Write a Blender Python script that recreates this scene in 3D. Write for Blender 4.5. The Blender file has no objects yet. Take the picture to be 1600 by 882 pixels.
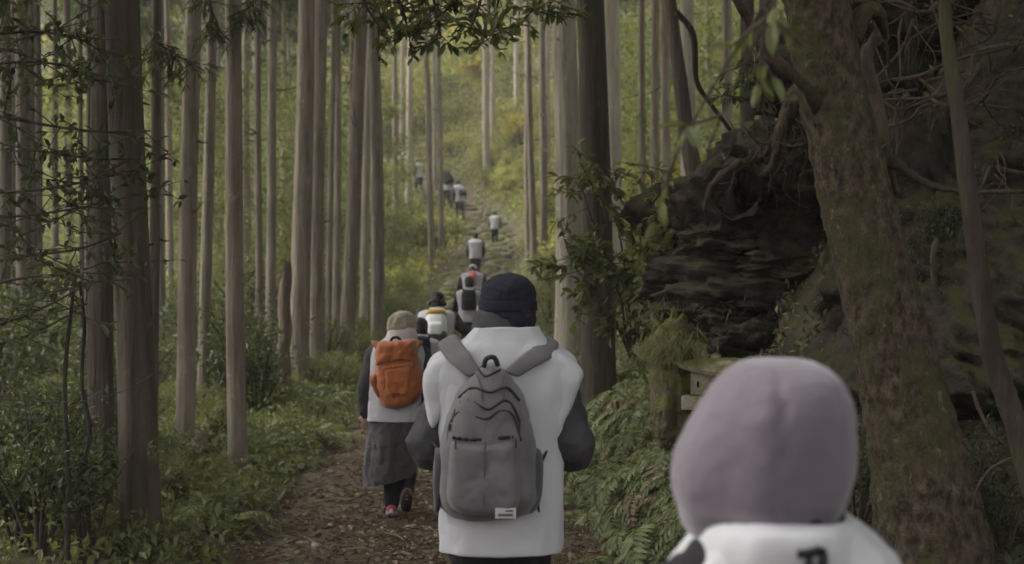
import bpy, math, random
import numpy as np
from mathutils import Vector, Matrix

random.seed(7)
RNG = np.random.default_rng(11)
SC = bpy.context.scene
C = SC.collection
R = math.radians

# ------------------------------------------------------------------ camera, sky, sun, exposure
FPX = 2198.0                      # focal length in pixels of the 1600 px wide photograph
CAMZ = 1.68
cam = bpy.data.cameras.new('camera')
cam.sensor_width = 36.0
cam.lens = 36.0 * FPX / 1600.0
cam.clip_start = 0.1
cam.clip_end = 2000
cam.dof.use_dof = True
cam.dof.focus_distance = 6.6
cam.dof.aperture_fstop = 3.4
camo = bpy.data.objects.new('camera', cam)
C.objects.link(camo)
camo.location = (0, 0, CAMZ)
camo.rotation_euler = (R(90), 0, 0)
SC.camera = camo

SUN_EL, SUN_AZ = R(52), R(-76)    # azimuth from +Y towards +X: soft light from ahead and to the left
w = bpy.data.worlds.new('World')
SC.world = w
w.use_nodes = True
nt = w.node_tree
nt.nodes.clear()
sky = nt.nodes.new('ShaderNodeTexSky')
sky.sky_type = 'NISHITA'
sky.sun_disc = False
sky.sun_elevation = SUN_EL
sky.sun_rotation = SUN_AZ
sky.air_density = 1.0
sky.dust_density = 4.0
hsv = nt.nodes.new('ShaderNodeHueSaturation')
hsv.inputs['Saturation'].default_value = 0.08      # overcast
bg = nt.nodes.new('ShaderNodeBackground')
bg.inputs['Strength'].default_value = 0.13
wo = nt.nodes.new('ShaderNodeOutputWorld')
nt.links.new(sky.outputs[0], hsv.inputs['Color'])
nt.links.new(hsv.outputs[0], bg.inputs['Color'])
nt.links.new(bg.outputs[0], wo.inputs['Surface'])

sun = bpy.data.lights.new('sun', 'SUN')
sun.energy = 1.5
sun.angle = R(30)
sun.color = (1.0, 0.96, 0.9)
suno = bpy.data.objects.new('sun', sun)
C.objects.link(suno)
sd = Vector((math.sin(SUN_AZ) * math.cos(SUN_EL), math.cos(SUN_AZ) * math.cos(SUN_EL), math.sin(SUN_EL)))
suno.rotation_euler = sd.to_track_quat('Z', 'Y').to_euler()

vs = SC.view_settings
vs.view_transform = 'Standard'
vs.look = 'None'
vs.gamma = 1.0
vs.use_curve_mapping = False
vs.exposure = 2.2
SC.render.engine = 'CYCLES'
cy = SC.cycles
cy.use_denoising = True
cy.max_bounces = 6
cy.diffuse_bounces = 3
cy.glossy_bounces = 2
cy.transmission_bounces = 4
cy.volume_bounces = 0
cy.transparent_max_bounces = 8
cy.sample_clamp_indirect = 4.0

# ------------------------------------------------------------------ numpy noise
def _h(ix, iy, iz, seed):
    n = (ix * 374761393 + iy * 668265263 + iz * 2147483647 + seed * 1274126177) & 0xFFFFFFFF
    n = ((n ^ (n >> 13)) * 1274126177) & 0xFFFFFFFF
    n = (n ^ (n >> 16)) & 0xFFFFFFFF
    return n / 4294967295.0

def vn(x, y, z, seed=0):
    x, y, z = np.broadcast_arrays(np.asarray(x, float), np.asarray(y, float), np.asarray(z, float))
    x0 = np.floor(x).astype(np.int64); y0 = np.floor(y).astype(np.int64); z0 = np.floor(z).astype(np.int64)
    fx, fy, fz = x - x0, y - y0, z - z0
    fx = fx * fx * (3 - 2 * fx); fy = fy * fy * (3 - 2 * fy); fz = fz * fz * (3 - 2 * fz)
    def c(a, b, d): return _h(x0 + a, y0 + b, z0 + d, seed)
    x00 = c(0,0,0) * (1-fx) + c(1,0,0) * fx; x10 = c(0,1,0) * (1-fx) + c(1,1,0) * fx
    x01 = c(0,0,1) * (1-fx) + c(1,0,1) * fx; x11 = c(0,1,1) * (1-fx) + c(1,1,1) * fx
    return (x00 * (1-fy) + x10 * fy) * (1-fz) + (x01 * (1-fy) + x11 * fy) * fz * 1.0

def fbm(x, y, z, oct=4, seed=0):
    t, a, s = 0, 0.5, 0
    for k in range(oct):
        t = t + a * (vn(x, y, z, seed + k * 17) - 0.5); s += a
        x, y, z, a = np.asarray(x) * 2.03, np.asarray(y) * 2.03, np.asarray(z) * 2.03, a * 0.5
    return t / s * 2

# ------------------------------------------------------------------ object helpers
def wloc(o):
    v = Vector((0, 0, 0))
    while o is not None:
        v += o.location; o = o.parent
    return v

def raw_mesh(name, V, F, mat=None, smooth=True):
    me = bpy.data.meshes.new(name)
    V = np.asarray(V, float).reshape(-1, 3)
    if isinstance(F, np.ndarray):
        n, k = F.shape
        me.vertices.add(len(V)); me.vertices.foreach_set('co', V.ravel().astype(np.float32))
        me.loops.add(n * k); me.loops.foreach_set('vertex_index', F.ravel().astype(np.int32))
        me.polygons.add(n)
        me.polygons.foreach_set('loop_start', np.arange(0, n * k, k, dtype=np.int32))
        me.polygons.foreach_set('loop_total', np.full(n, k, dtype=np.int32))
        me.update(calc_edges=True)
    else:
        me.from_pydata([tuple(v) for v in V], [], [tuple(f) for f in F])
        me.update()
    me.polygons.foreach_set('use_smooth', np.full(len(me.polygons), bool(smooth)))
    if mat is not None:
        me.materials.append(mat)
    return me

def link(name, me, parent=None, loc=(0, 0, 0)):
    o = bpy.data.objects.new(name, me)
    C.objects.link(o)
    o.location = loc
    if parent is not None:
        o.parent = parent
    return o

def obj(name, V, F, mat, parent=None, smooth=True):
    """mesh object from WORLD coordinates"""
    V = np.asarray(V, float).reshape(-1, 3)
    if parent is not None:
        V = V - np.array(wloc(parent))
    return link(name, raw_mesh(name, V, F, mat, smooth), parent)

def obj_at(name, V, F, mat, smooth=True):
    """top-level mesh object with its origin at its base"""
    V = np.asarray(V, float).reshape(-1, 3)
    b = np.array([V[:, 0].mean(), V[:, 1].mean(), V[:, 2].min()])
    return link(name, raw_mesh(name, V - b, F, mat, smooth), None, b)

def tag(o, label, cat=None, group=None, kind=None):
    if label: o['label'] = label
    if cat: o['category'] = cat
    if group: o['group'] = group
    if kind: o['kind'] = kind
    return o

def empty(name, loc, label, cat, group=None, rz=0.0):
    o = link(name, None, None, loc)
    o.empty_display_size = 0.1
    o.rotation_euler = (0, 0, rz)
    return tag(o, label, cat, group)

class MB:
    def __init__(s): s.v = []; s.f = []; s.n = 0
    def add(s, V, F):
        V = np.asarray(V, float).reshape(-1, 3)
        s.v.append(V); n = s.n
        s.f.extend([tuple(int(i) + n for i in f) for f in F]); s.n += len(V)
        return s
    def V(s): return np.concatenate(s.v)
    def obj(s, name, mat, parent=None, smooth=True):
        return obj(name, s.V(), s.f, mat, parent, smooth)
    def obj_at(s, name, mat, smooth=True):
        return obj_at(name, s.V(), s.f, mat, smooth)

def smooth_pts(P, n):
    """Catmull-Rom resample of control rows (any number of columns)"""
    P = np.asarray(P, float)
    m = len(P)
    if m < 3:
        t = np.linspace(0, 1, n)[:, None]
        return P[0] * (1 - t) + P[-1] * t
    t = np.linspace(0, m - 1 - 1e-9, n); i = t.astype(int); f = (t - i)[:, None]
    p0 = P[np.clip(i - 1, 0, m - 1)]; p1 = P[i]; p2 = P[np.clip(i + 1, 0, m - 1)]; p3 = P[np.clip(i + 2, 0, m - 1)]
    return 0.5 * ((2 * p1) + (-p0 + p2) * f + (2*p0 - 5*p1 + 4*p2 - p3) * f**2 + (-p0 + 3*p1 - 3*p2 + p3) * f**3)

def tube(P, rad, seg=8, n=None, cap=True, rough=0.0, seed=0, round_end=False):
    """tube along points with radii"""
    P = np.asarray(P, float); rad = np.broadcast_to(np.asarray(rad, float), (len(P),)).copy()
    if n:
        q = smooth_pts(np.column_stack([P, rad]), n); P, rad = q[:, :3], np.maximum(q[:, 3], 1e-4)
    T = np.gradient(P, axis=0); T /= np.linalg.norm(T, axis=1)[:, None] + 1e-9
    if round_end:
        a, b = rad[0], rad[-1]
        pre = [(P[0] - T[0] * a * 0.9, a * 0.3, T[0]), (P[0] - T[0] * a * 0.6, a * 0.78, T[0])]
        post = [(P[-1] + T[-1] * b * 0.6, b * 0.78, T[-1]), (P[-1] + T[-1] * b * 0.9, b * 0.3, T[-1])]
        P = np.vstack([[x[0] for x in pre], P, [x[0] for x in post]])
        rad = np.concatenate([[x[1] for x in pre], rad, [x[1] for x in post]])
        T = np.vstack([[x[2] for x in pre], T, [x[2] for x in post]])
    ref = np.array([0.0, 0.0, 1.0]) if abs(T[0][2]) < 0.9 else np.array([1.0, 0.0, 0.0])
    U = np.zeros_like(P); W = np.zeros_like(P)
    u = ref - T[0] * ref.dot(T[0])
    for i in range(len(P)):
        u = u - T[i] * u.dot(T[i]); u = u / (np.linalg.norm(u) + 1e-9)
        U[i] = u; W[i] = np.cross(T[i], u)
    a = np.linspace(0, 2 * np.pi, seg, endpoint=False)
    r = rad[:, None] * np.ones(seg)[None]
    if rough:
        k = np.arange(len(P))[:, None] * 0.7
        r = r * (1 + rough * fbm(np.cos(a)[None] * 1.5 + k * 0, np.sin(a)[None] * 1.5, k, 3, seed))
    V = P[:, None] + r[..., None] * (np.cos(a)[None, :, None] * U[:, None] + np.sin(a)[None, :, None] * W[:, None])
    V = V.reshape(-1, 3)
    F = []
    for i in range(len(P) - 1):
        for j in range(seg):
            k = (j + 1) % seg
            F.append((i*seg + j, i*seg + k, (i+1)*seg + k, (i+1)*seg + j))
    if cap:
        F.append(tuple(range(seg - 1, -1, -1)))
        F.append(tuple((len(P) - 1) * seg + j for j in range(seg)))
    return V, F

def loft(S, seg=32, n=None, cap=True, ex=2.0, fold=0.0, nf=7, seed=0):
    """stacked horizontal rings: rows of (cx, cy, cz, rx, ry[, tilt_y])"""
    S = np.asarray(S, float)
    if n: S = smooth_pts(S, n)
    a = np.linspace(0, 2 * np.pi, seg, endpoint=False)
    ca, sa = np.cos(a), np.sin(a)
    cx = np.sign(ca) * np.abs(ca) ** (2 / ex); sy = np.sign(sa) * np.abs(sa) ** (2 / ex)
    V = []
    for i, s in enumerate(S):
        g = np.ones(seg)
        if fold:
            g = 1 + fold * fbm(ca * nf * 0.4, sa * nf * 0.4, s[2] * 3.0, 3, seed)
        z = np.full(seg, s[2])
        if len(s) > 5: z = z + s[5] * sy
        if len(s) > 6: z = z + s[6] * cx
        V.append(np.column_stack([s[0] + s[3] * cx * g, s[1] + s[4] * sy * g, z]))
    V = np.vstack(V)
    F = []
    for i in range(len(S) - 1):
        for j in range(seg):
            k = (j + 1) % seg
            F.append((i*seg + j, i*seg + k, (i+1)*seg + k, (i+1)*seg + j))
    if cap:
        F.append(tuple(range(seg - 1, -1, -1)))
        F.append(tuple((len(S) - 1) * seg + j for j in range(seg)))
    return V, F

def ball(c, r, seg=16, rings=10, amp=0.0, freq=2.0, seed=0, ex=1.0, oct=4):
    c = np.asarray(c, float); r = np.broadcast_to(np.asarray(r, float), (3,))
    th = np.linspace(0, np.pi, rings + 1)[1:-1]
    a = np.linspace(0, 2*np.pi, seg, endpoint=False)
    D = np.stack([np.sin(th)[:, None] * np.cos(a), np.sin(th)[:, None] * np.sin(a), np.cos(th)[:, None] * np.ones(seg)], -1).reshape(-1, 3)
    D = np.vstack([[0, 0, 1], D, [0, 0, -1]])
    if ex != 1.0:
        D = np.sign(D) * np.abs(D) ** ex
    m = np.ones(len(D))
    if amp:
        m = 1 + amp * fbm(D[:, 0] * freq + c[0] * 3.1, D[:, 1] * freq + c[1] * 2.7, D[:, 2] * freq, oct, seed)
    V = c + D * r * m[:, None]
    F = []
    for j in range(seg): F.append((0, 1 + j, 1 + (j + 1) % seg))
    for i in range(rings - 2):
        for j in range(seg):
            k = (j + 1) % seg
            F.append((1 + i*seg + j, 1 + (i+1)*seg + j, 1 + (i+1)*seg + k, 1 + i*seg + k))
    e = len(D) - 1; b = 1 + (rings - 2) * seg
    for j in range(seg): F.append((b + j, e, b + (j + 1) % seg))
    return V, F

def box(c, s, yaw=0.0, taper=1.0):
    x, y, z = s[0] / 2, s[1] / 2, s[2] / 2
    V = np.array([(-x,-y,-z),(x,-y,-z),(x,y,-z),(-x,y,-z),(-x*taper,-y*taper,z),(x*taper,-y*taper,z),(x*taper,y*taper,z),(-x*taper,y*taper,z)])
    ca, sa = math.cos(yaw), math.sin(yaw)
    V = np.column_stack([V[:, 0]*ca - V[:, 1]*sa, V[:, 0]*sa + V[:, 1]*ca, V[:, 2]]) + np.asarray(c, float)
    return V, [(0,3,2,1),(4,5,6,7),(0,1,5,4),(1,2,6,5),(2,3,7,6),(3,0,4,7)]

def px(x, y, Y):
    """point seen at photo pixel (x, y) at depth Y"""
    return np.array([(x - 800) / FPX * Y, Y, CAMZ + (441 - y) / FPX * Y])

def unit(v): return v / (np.linalg.norm(v, axis=-1, keepdims=True) + 1e-9)

def leaves(P, D, N, L, Wd, fold=0.25, six=False):
    """leaf blades: base P, direction D, face normal N, length L, width Wd -> V, F(array)"""
    n = len(P)
    D = unit(D); S = unit(np.cross(D, N)); N = unit(np.cross(S, D))
    L = np.broadcast_to(L, (n,))[:, None]; Wd = np.broadcast_to(Wd, (n,))[:, None]
    if not six:
        m = P + D * L * 0.45 + N * Wd * fold
        V = np.stack([P, m + S * Wd * 0.5, P + D * L - N * L * 0.06, m - S * Wd * 0.5], 1).reshape(-1, 3)
        b = (np.arange(n) * 4)[:, None]
        F = np.concatenate([b + np.array([[0, 1, 2]]), b + np.array([[0, 2, 3]])], 0)
    else:
        a = P + D * L * 0.3 + N * Wd * fold; c = P + D * L * 0.68 + N * Wd * fold * 0.6; mid = P + D * L * 0.5
        V = np.stack([P, a + S*Wd*0.46, c + S*Wd*0.4, P + D*L - N*L*0.12, c - S*Wd*0.4, a - S*Wd*0.46, mid], 1).reshape(-1, 3)
        b = (np.arange(n) * 7)[:, None]
        F = np.concatenate([b + np.array([[i, (i + 1) % 6, 6]]) for i in range(6)], 0)
    return V, F

def rand_dirs(n, rng=RNG):
    return unit(rng.normal(size=(n, 3)))

# ------------------------------------------------------------------ materials
MATS = {}
class NT:
    def __init__(s, name):
        s.m = bpy.data.materials.new(name); s.m.use_nodes = True
        s.t = s.m.node_tree; s.t.nodes.clear()
        s.out = s.n('ShaderNodeOutputMaterial')
    def n(s, typ, **kw):
        x = s.t.nodes.new(typ)
        for k, v in kw.items(): setattr(x, k, v)
        return x
    def l(s, a, b): s.t.links.new(a, b)
    def coord(s, scale=(1, 1, 1), world=False):
        mp = s.n('ShaderNodeMapping'); mp.inputs['Scale'].default_value = scale
        if world:
            g = s.n('ShaderNodeNewGeometry'); s.l(g.outputs['Position'], mp.inputs[0])
        else:
            g = s.n('ShaderNodeTexCoord'); s.l(g.outputs['Object'], mp.inputs[0])
        return mp.outputs[0]
    def noise(s, co, scale, detail=5, rough=0.6):
        x = s.n('ShaderNodeTexNoise'); s.l(co, x.inputs['Vector'])
        x.inputs['Scale'].default_value = scale; x.inputs['Detail'].default_value = detail; x.inputs['Roughness'].default_value = rough
        return x.outputs['Fac']
    def ramp(s, fac, stops):
        x = s.n('ShaderNodeValToRGB'); s.l(fac, x.inputs[0])
        e = x.color_ramp.elements
        while len(e) < len(stops): e.new(0.5)
        for i, (p, c) in enumerate(stops):
            e[i].position = p; e[i].color = (*c, 1) if len(c) == 3 else c
        return x.outputs[0]
    def mix(s, fac, a, b, mode='MIX'):
        x = s.n('ShaderNodeMix', data_type='RGBA', blend_type=mode)
        for sock, v in ((x.inputs[0], fac), (x.inputs[6], a), (x.inputs[7], b)):
            if isinstance(v, (int, float)): sock.default_value = v
            elif isinstance(v, tuple): sock.default_value = (*v, 1)
            else: s.l(v, sock)
        return x.outputs[2]
    def math(s, op, a, b=None):
        x = s.n('ShaderNodeMath', operation=op)
        for i, v in enumerate((a, b)):
            if v is None: continue
            if isinstance(v, (int, float)): x.inputs[i].default_value = v
            else: s.l(v, x.inputs[i])
        return x.outputs[0]
    def bump(s, h, strength=0.5, dist=0.02):
        x = s.n('ShaderNodeBump'); s.l(h, x.inputs['Height'])
        x.inputs['Strength'].default_value = strength; x.inputs['Distance'].default_value = dist
        return x.outputs[0]
    def bsdf(s, col, rough=0.8, normal=None, spec=0.3, sheen=0.0):
        b = s.n('ShaderNodeBsdfPrincipled')
        if isinstance(col, tuple): b.inputs['Base Color'].default_value = (*col, 1)
        else: s.l(col, b.inputs['Base Color'])
        if isinstance(rough, (int, float)): b.inputs['Roughness'].default_value = rough
        else: s.l(rough, b.inputs['Roughness'])
        b.inputs['Specular IOR Level'].default_value = spec
        if sheen:
            b.inputs['Sheen Weight'].default_value = sheen
        if normal is not None: s.l(normal, b.inputs['Normal'])
        s.l(b.outputs[0], s.out.inputs[0])
        return b

def m_bark(name, dark, light, moss=0.2, mosscol=(0.06, 0.075, 0.025), sx=16, sz=1.1):
    t = NT(name)
    co = t.coord((sx, sx, sz)); n1 = t.noise(co, 1.0, 7, 0.65)
    co2 = t.coord((1, 1, 0.5)); n2 = t.noise(co2, 2.3, 4)
    oi = t.n('ShaderNodeObjectInfo')
    c = t.ramp(n1, [(0.36, dark), (0.52, tuple((a + b) / 2 for a, b in zip(dark, light))), (0.66, light)])
    c = t.mix(t.math('MULTIPLY', n2, 0.7), c, tuple(x * 1.25 for x in light))
    co4 = t.coord((5, 5, 4)); n4 = t.noise(co4, 1.6, 6, 0.7)
    lich = t.ramp(n4, [(0.6, (0, 0, 0)), (0.72, (0.75, 0.75, 0.75))])
    c = t.mix(lich, c, (light[0] * 1.5, light[1] * 1.6, light[2] * 1.6))
    br = t.math('ADD', t.math('MULTIPLY', oi.outputs['Random'], 0.5), 0.75)
    cc = t.n('ShaderNodeCombineColor'); [t.l(br, cc.inputs[i]) for i in range(3)]
    c = t.mix(1.0, c, cc.outputs[0], 'MULTIPLY')
    co3 = t.coord((3.5, 3.5, 0.9)); n3 = t.noise(co3, 1.0, 6, 0.7)
    mf = t.ramp(n3, [(0.62 - moss * 0.4, (0, 0, 0)), (0.78 - moss * 0.4, (0.8, 0.8, 0.8))])
    c = t.mix(mf, c, mosscol)
    b = t.bump(t.math('ADD', n1, t.math('MULTIPLY', n4, 0.25)), 1.0, 0.06)
    t.bsdf(c, 0.92, b, 0.15)
    MATS[name] = t.m
    return t.m

def m_leaf(name, c1, c2, trans=0.35, gloss=0.06, tint=0.35):
    """leaf blade, each with its own hue between c1 and c2"""
    t = NT(name)
    g = t.n('ShaderNodeNewGeometry'); oi = t.n('ShaderNodeObjectInfo')
    c = t.mix(g.outputs['Random Per Island'], c1, c2)
    br = t.math('ADD', t.math('MULTIPLY', oi.outputs['Random'], tint * 2), 1.0 - tint)
    cc = t.n('ShaderNodeCombineColor'); [t.l(br, cc.inputs[i]) for i in range(3)]
    c = t.mix(1.0, c, cc.outputs[0], 'MULTIPLY')
    d = t.n('ShaderNodeBsdfDiffuse'); t.l(c, d.inputs[0])
    tr = t.n('ShaderNodeBsdfTranslucent')
    tc = t.mix(1.0, c, (1.25, 1.2, 0.5), 'MULTIPLY'); t.l(tc, tr.inputs[0])
    mx = t.n('ShaderNodeMixShader'); mx.inputs[0].default_value = trans
    t.l(d.outputs[0], mx.inputs[1]); t.l(tr.outputs[0], mx.inputs[2])
    gl = t.n('ShaderNodeBsdfGlossy'); gl.inputs['Roughness'].default_value = 0.5
    gl.inputs[0].default_value = (0.6, 0.62, 0.5, 1)
    m2 = t.n('ShaderNodeMixShader'); m2.inputs[0].default_value = gloss
    t.l(mx.outputs[0], m2.inputs[1]); t.l(gl.outputs[0], m2.inputs[2])
    t.l(m2.outputs[0], t.out.inputs[0])
    MATS[name] = t.m
    return t.m

def m_cloth(name, col, rough=0.9, var=0.25, fine=260, bump=0.25, sheen=0.15, spec=0.2):
    t = NT(name)
    co = t.coord(); n1 = t.noise(co, 6, 5); n2 = t.noise(co, fine, 2)
    c = t.mix(t.ramp(n1, [(0.3, (0, 0, 0)), (0.7, (1, 1, 1))]), tuple(x * (1 - var) for x in col), tuple(min(1, x * (1 + var)) for x in col))
    h = t.math('ADD', t.math('MULTIPLY', n2, 0.25), n1)
    t.bsdf(c, rough, t.bump(h, bump, 0.01), spec, sheen)
    MATS[name] = t.m
    return t.m

def m_stone(name, c1, c2, moss=0.4, mosscol=(0.07, 0.085, 0.02), scale=4.0, bump=0.8):
    t = NT(name)
    co = t.coord(world=True); n1 = t.noise(co, scale, 8, 0.65); n2 = t.noise(co, scale * 7, 4)
    g = t.n('ShaderNodeNewGeometry'); sp = t.n('ShaderNodeSeparateXYZ'); t.l(g.outputs['Normal'], sp.inputs[0])
    c = t.ramp(n1, [(0.3, c1), (0.7, c2)])
    up = t.math('ADD', t.math('MULTIPLY', sp.outputs[2], 0.22), t.noise(co, scale * 0.6, 5))
    mf = t.ramp(up, [(0.68 - moss * 0.35, (0, 0, 0)), (0.8 - moss * 0.35, (1, 1, 1))])
    mc = t.mix(n2, tuple(x * 0.6 for x in mosscol), tuple(x * 1.5 for x in mosscol))
    c = t.mix(mf, c, mc)
    t.bsdf(c, 0.95, t.bump(t.math('ADD', n1, t.math('MULTIPLY', n2, 0.3)), bump, 0.05), 0.15)
    MATS[name] = t.m
    return t.m

def m_plain(name, col, rough=0.7, spec=0.3):
    t = NT(name); t.bsdf(col, rough, None, spec); MATS[name] = t.m
    return t.m

BARK = m_bark('cedar_bark', (0.05, 0.04, 0.03), (0.235, 0.197, 0.15), 0.2)
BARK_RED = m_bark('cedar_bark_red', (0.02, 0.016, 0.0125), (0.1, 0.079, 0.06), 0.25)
BARK_PALE = m_bark('cedar_bark_pale', (0.14, 0.118, 0.085), (0.38, 0.335, 0.26), 0.15)
BARK_MOSSY = m_bark('mossy_bark', (0.012, 0.01, 0.007), (0.095, 0.075, 0.046), 0.5, (0.045, 0.045, 0.016), 14, 10)
def m_oldbark():
    """dark fissured bark with pale lichen and moss patches"""
    t = NT('old_mossy_bark')
    co = t.coord((1, 1, 0.55), True)
    n1 = t.noise(co, 26, 8, 0.7); n2 = t.noise(co, 5.5, 6, 0.65); n3 = t.noise(co, 11, 7, 0.7); n4 = t.noise(co, 70, 4, 0.6)
    c = t.ramp(n1, [(0.3, (0.012, 0.01, 0.007)), (0.46, (0.06, 0.047, 0.031)), (0.68, (0.14, 0.112, 0.074))])
    c = t.mix(t.ramp(n2, [(0.47, (0, 0, 0)), (0.58, (0.8, 0.8, 0.8))]), c, t.mix(n4, (0.03, 0.031, 0.013), (0.1, 0.098, 0.04)))
    c = t.mix(t.ramp(n3, [(0.6, (0, 0, 0)), (0.66, (0.75, 0.75, 0.75))]), c, (0.17, 0.15, 0.11))
    h = t.math('ADD', n1, t.math('ADD', t.math('MULTIPLY', n3, 0.8), t.math('MULTIPLY', n4, 0.3)))
    t.bsdf(c, 0.95, t.bump(h, 1.0, 0.05), 0.12)
    return t.m
OLDBARK = m_oldbark()
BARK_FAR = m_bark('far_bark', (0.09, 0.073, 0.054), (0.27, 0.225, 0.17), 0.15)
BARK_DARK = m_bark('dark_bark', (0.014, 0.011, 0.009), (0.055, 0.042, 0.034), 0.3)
DEAD = m_bark('dead_wood', (0.05, 0.035, 0.025), (0.2, 0.155, 0.11), 0.05, sx=30, sz=3)
DEAD_DARK = m_bark('dark_dead_wood', (0.028, 0.021, 0.015), (0.11, 0.085, 0.06), 0.2, sx=30, sz=3)
TWIG = m_plain('twig_brown', (0.045, 0.032, 0.022), 0.9)
NEEDLE = m_leaf('cedar_needles', (0.04, 0.052, 0.028), (0.085, 0.1, 0.05), 0.3, 0.03)
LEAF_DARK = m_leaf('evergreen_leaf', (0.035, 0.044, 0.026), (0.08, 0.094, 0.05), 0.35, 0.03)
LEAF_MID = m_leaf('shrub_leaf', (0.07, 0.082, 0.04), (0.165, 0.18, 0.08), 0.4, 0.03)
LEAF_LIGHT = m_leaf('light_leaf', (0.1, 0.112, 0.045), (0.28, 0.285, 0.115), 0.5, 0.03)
LEAF_YELLOW = m_leaf('yellow_leaf', (0.18, 0.16, 0.04), (0.34, 0.28, 0.07), 0.45, 0.04)
FERN = m_leaf('fern_leaf', (0.065, 0.08, 0.038), (0.155, 0.175, 0.08), 0.35, 0.03, 0.3)
GRASSM = m_leaf('grass_blade', (0.085, 0.09, 0.04), (0.17, 0.165, 0.075), 0.35, 0.05)
LITTER = m_leaf('litter_leaf', (0.065, 0.043, 0.029), (0.22, 0.155, 0.1), 0.1, 0.04)
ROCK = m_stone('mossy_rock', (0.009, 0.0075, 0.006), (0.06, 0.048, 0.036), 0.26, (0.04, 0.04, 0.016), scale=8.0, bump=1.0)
STONE = m_stone('path_stone', (0.12, 0.1, 0.082), (0.32, 0.285, 0.24), 0.1, scale=8)
STEP = m_stone('step_stone', (0.075, 0.06, 0.045), (0.24, 0.2, 0.15), 0.25, scale=5)
LANTERN = m_stone('lantern_stone', (0.15, 0.135, 0.09), (0.36, 0.32, 0.23), 0.35, (0.13, 0.13, 0.045), scale=9)
MOSS = m_stone('moss', (0.06, 0.052, 0.03), (0.14, 0.12, 0.07), 0.55, (0.1, 0.105, 0.028), scale=12, bump=1.0)

def m_ground():
    t = NT('forest_floor')
    co = t.coord(world=True)
    n1 = t.noise(co, 0.7, 8, 0.65); n2 = t.noise(co, 5, 8, 0.7); n3 = t.noise(co, 28, 6, 0.7)
    c = t.ramp(n2, [(0.3, (0.035, 0.026, 0.019)), (0.55, (0.08, 0.06, 0.042)), (0.75, (0.16, 0.12, 0.08))])
    c = t.mix(t.ramp(n1, [(0.45, (0, 0, 0)), (0.62, (0.75, 0.75, 0.75))]), c, t.mix(n3, (0.025, 0.034, 0.012), (0.07, 0.085, 0.03)))
    h = t.math('ADD', t.math('MULTIPLY', n2, 1.0), t.math('MULTIPLY', n3, 0.5))
    t.bsdf(c, 0.95, t.bump(h, 0.9, 0.06), 0.15)
    return t.m
def m_path():
    t = NT('trodden_earth')
    co = t.coord(world=True)
    n1 = t.noise(co, 1.2, 6, 0.6); n2 = t.noise(co, 9, 8, 0.7); n3 = t.noise(co, 45, 6, 0.7)
    c = t.ramp(n2, [(0.28, (0.055, 0.039, 0.027)), (0.52, (0.125, 0.09, 0.062)), (0.75, (0.23, 0.175, 0.122))])
    c = t.mix(t.ramp(n1, [(0.4, (0, 0, 0)), (0.65, (0.6, 0.6, 0.6))]), c, (0.1, 0.068, 0.047))
    c = t.mix(t.ramp(n3, [(0.6, (0, 0, 0)), (0.7, (0.6, 0.6, 0.6))]), c, (0.2, 0.16, 0.11))
    h = t.math('ADD', n2, t.math('MULTIPLY', n3, 0.6))
    t.bsdf(c, 0.93, t.bump(h, 1.0, 0.05), 0.2)
    return t.m
GROUND = m_ground(); PATHM = m_path()
# ------------------------------------------------------------------ terrain
_ty = np.arange(-20, 200.01, 0.25)
def _tab(Y, V, k):
    v = np.interp(_ty, Y, V); n = int(k / 0.25) | 1
    p = np.pad(v, n // 2, mode='edge')
    return np.convolve(p, np.ones(n) / n, 'valid')
_px = _tab([-20, 0, 5, 10, 16, 24, 30, 45, 58, 64, 68, 72, 77, 85, 200],
           [0.1, -0.1, -0.3, -0.5, -0.85, -0.95, -0.95, -1.05, -0.75, -0.8, -1.4, -2.8, -5.0, -9.5, -30], 3)
_pz = _tab([-20, 0, 10, 16, 28, 45, 62, 68, 72, 77, 90, 140, 200],
           [-0.2, 0, -0.06, 0.0, 0.35, 2.0, 3.5, 4.65, 5.45, 6.9, 12.0, 38, 60], 3)
def path_x(y): return np.interp(y, _ty, _px)
def path_z(y): return np.interp(y, _ty, _pz)
def path_half(y): return np.interp(y, [0, 12, 19], [1.22, 1.22, 0.93])
def sstep(a, b, x):
    t = np.clip((x - a) / (b - a), 0, 1); return t * t * (3 - 2 * t)
def ground(x, y, fine=True):
    x = np.asarray(x, float); y = np.asarray(y, float)
    d = x - path_x(y)
    hw = path_half(y); dr = np.maximum(d - hw + 0.05, 0); dl = np.maximum(-d - hw, 0)
    rise = 0.42 * (1 - np.exp(-dr / 0.35)) + 0.5 * dr
    rise = np.where(rise > 7, 7 + (rise - 7) * 0.45, rise)
    wn = sstep(5.0, 8.5, y) * (1 - sstep(10.5, 13.5, y))
    rise = rise + wn * 1.15 * np.maximum(dr - 0.75, 0)
    rise = np.where(rise > 6, 6 + (rise - 6) * 0.5, rise)
    rise = rise * (0.22 + 0.78 * sstep(5.6, 9.0, y))
    low = 0.10 * (1 - np.exp(-dl / 0.4)) - 0.05 * dl
    low = np.where(dl > 5, low + (dl - 5) * 0.10, low)
    z = path_z(y) + rise + low
    z = z - 0.05 * np.exp(-(d / hw) ** 4)
    off = np.clip((np.abs(d) - hw + 0.25) / 0.6, 0, 1)
    z = z + off * 0.28 * fbm(x * 0.55, y * 0.55, 0.3, 3, 3) * np.clip(0.5 + np.abs(d) * 0.12, 0, 3)
    if fine:
        z = z + 0.05 * off * fbm(x * 3.1, y * 3.1, 0.7, 3, 5) + 0.03 * fbm(x * 5, y * 5, 1.7, 3, 6)
    return z
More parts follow.
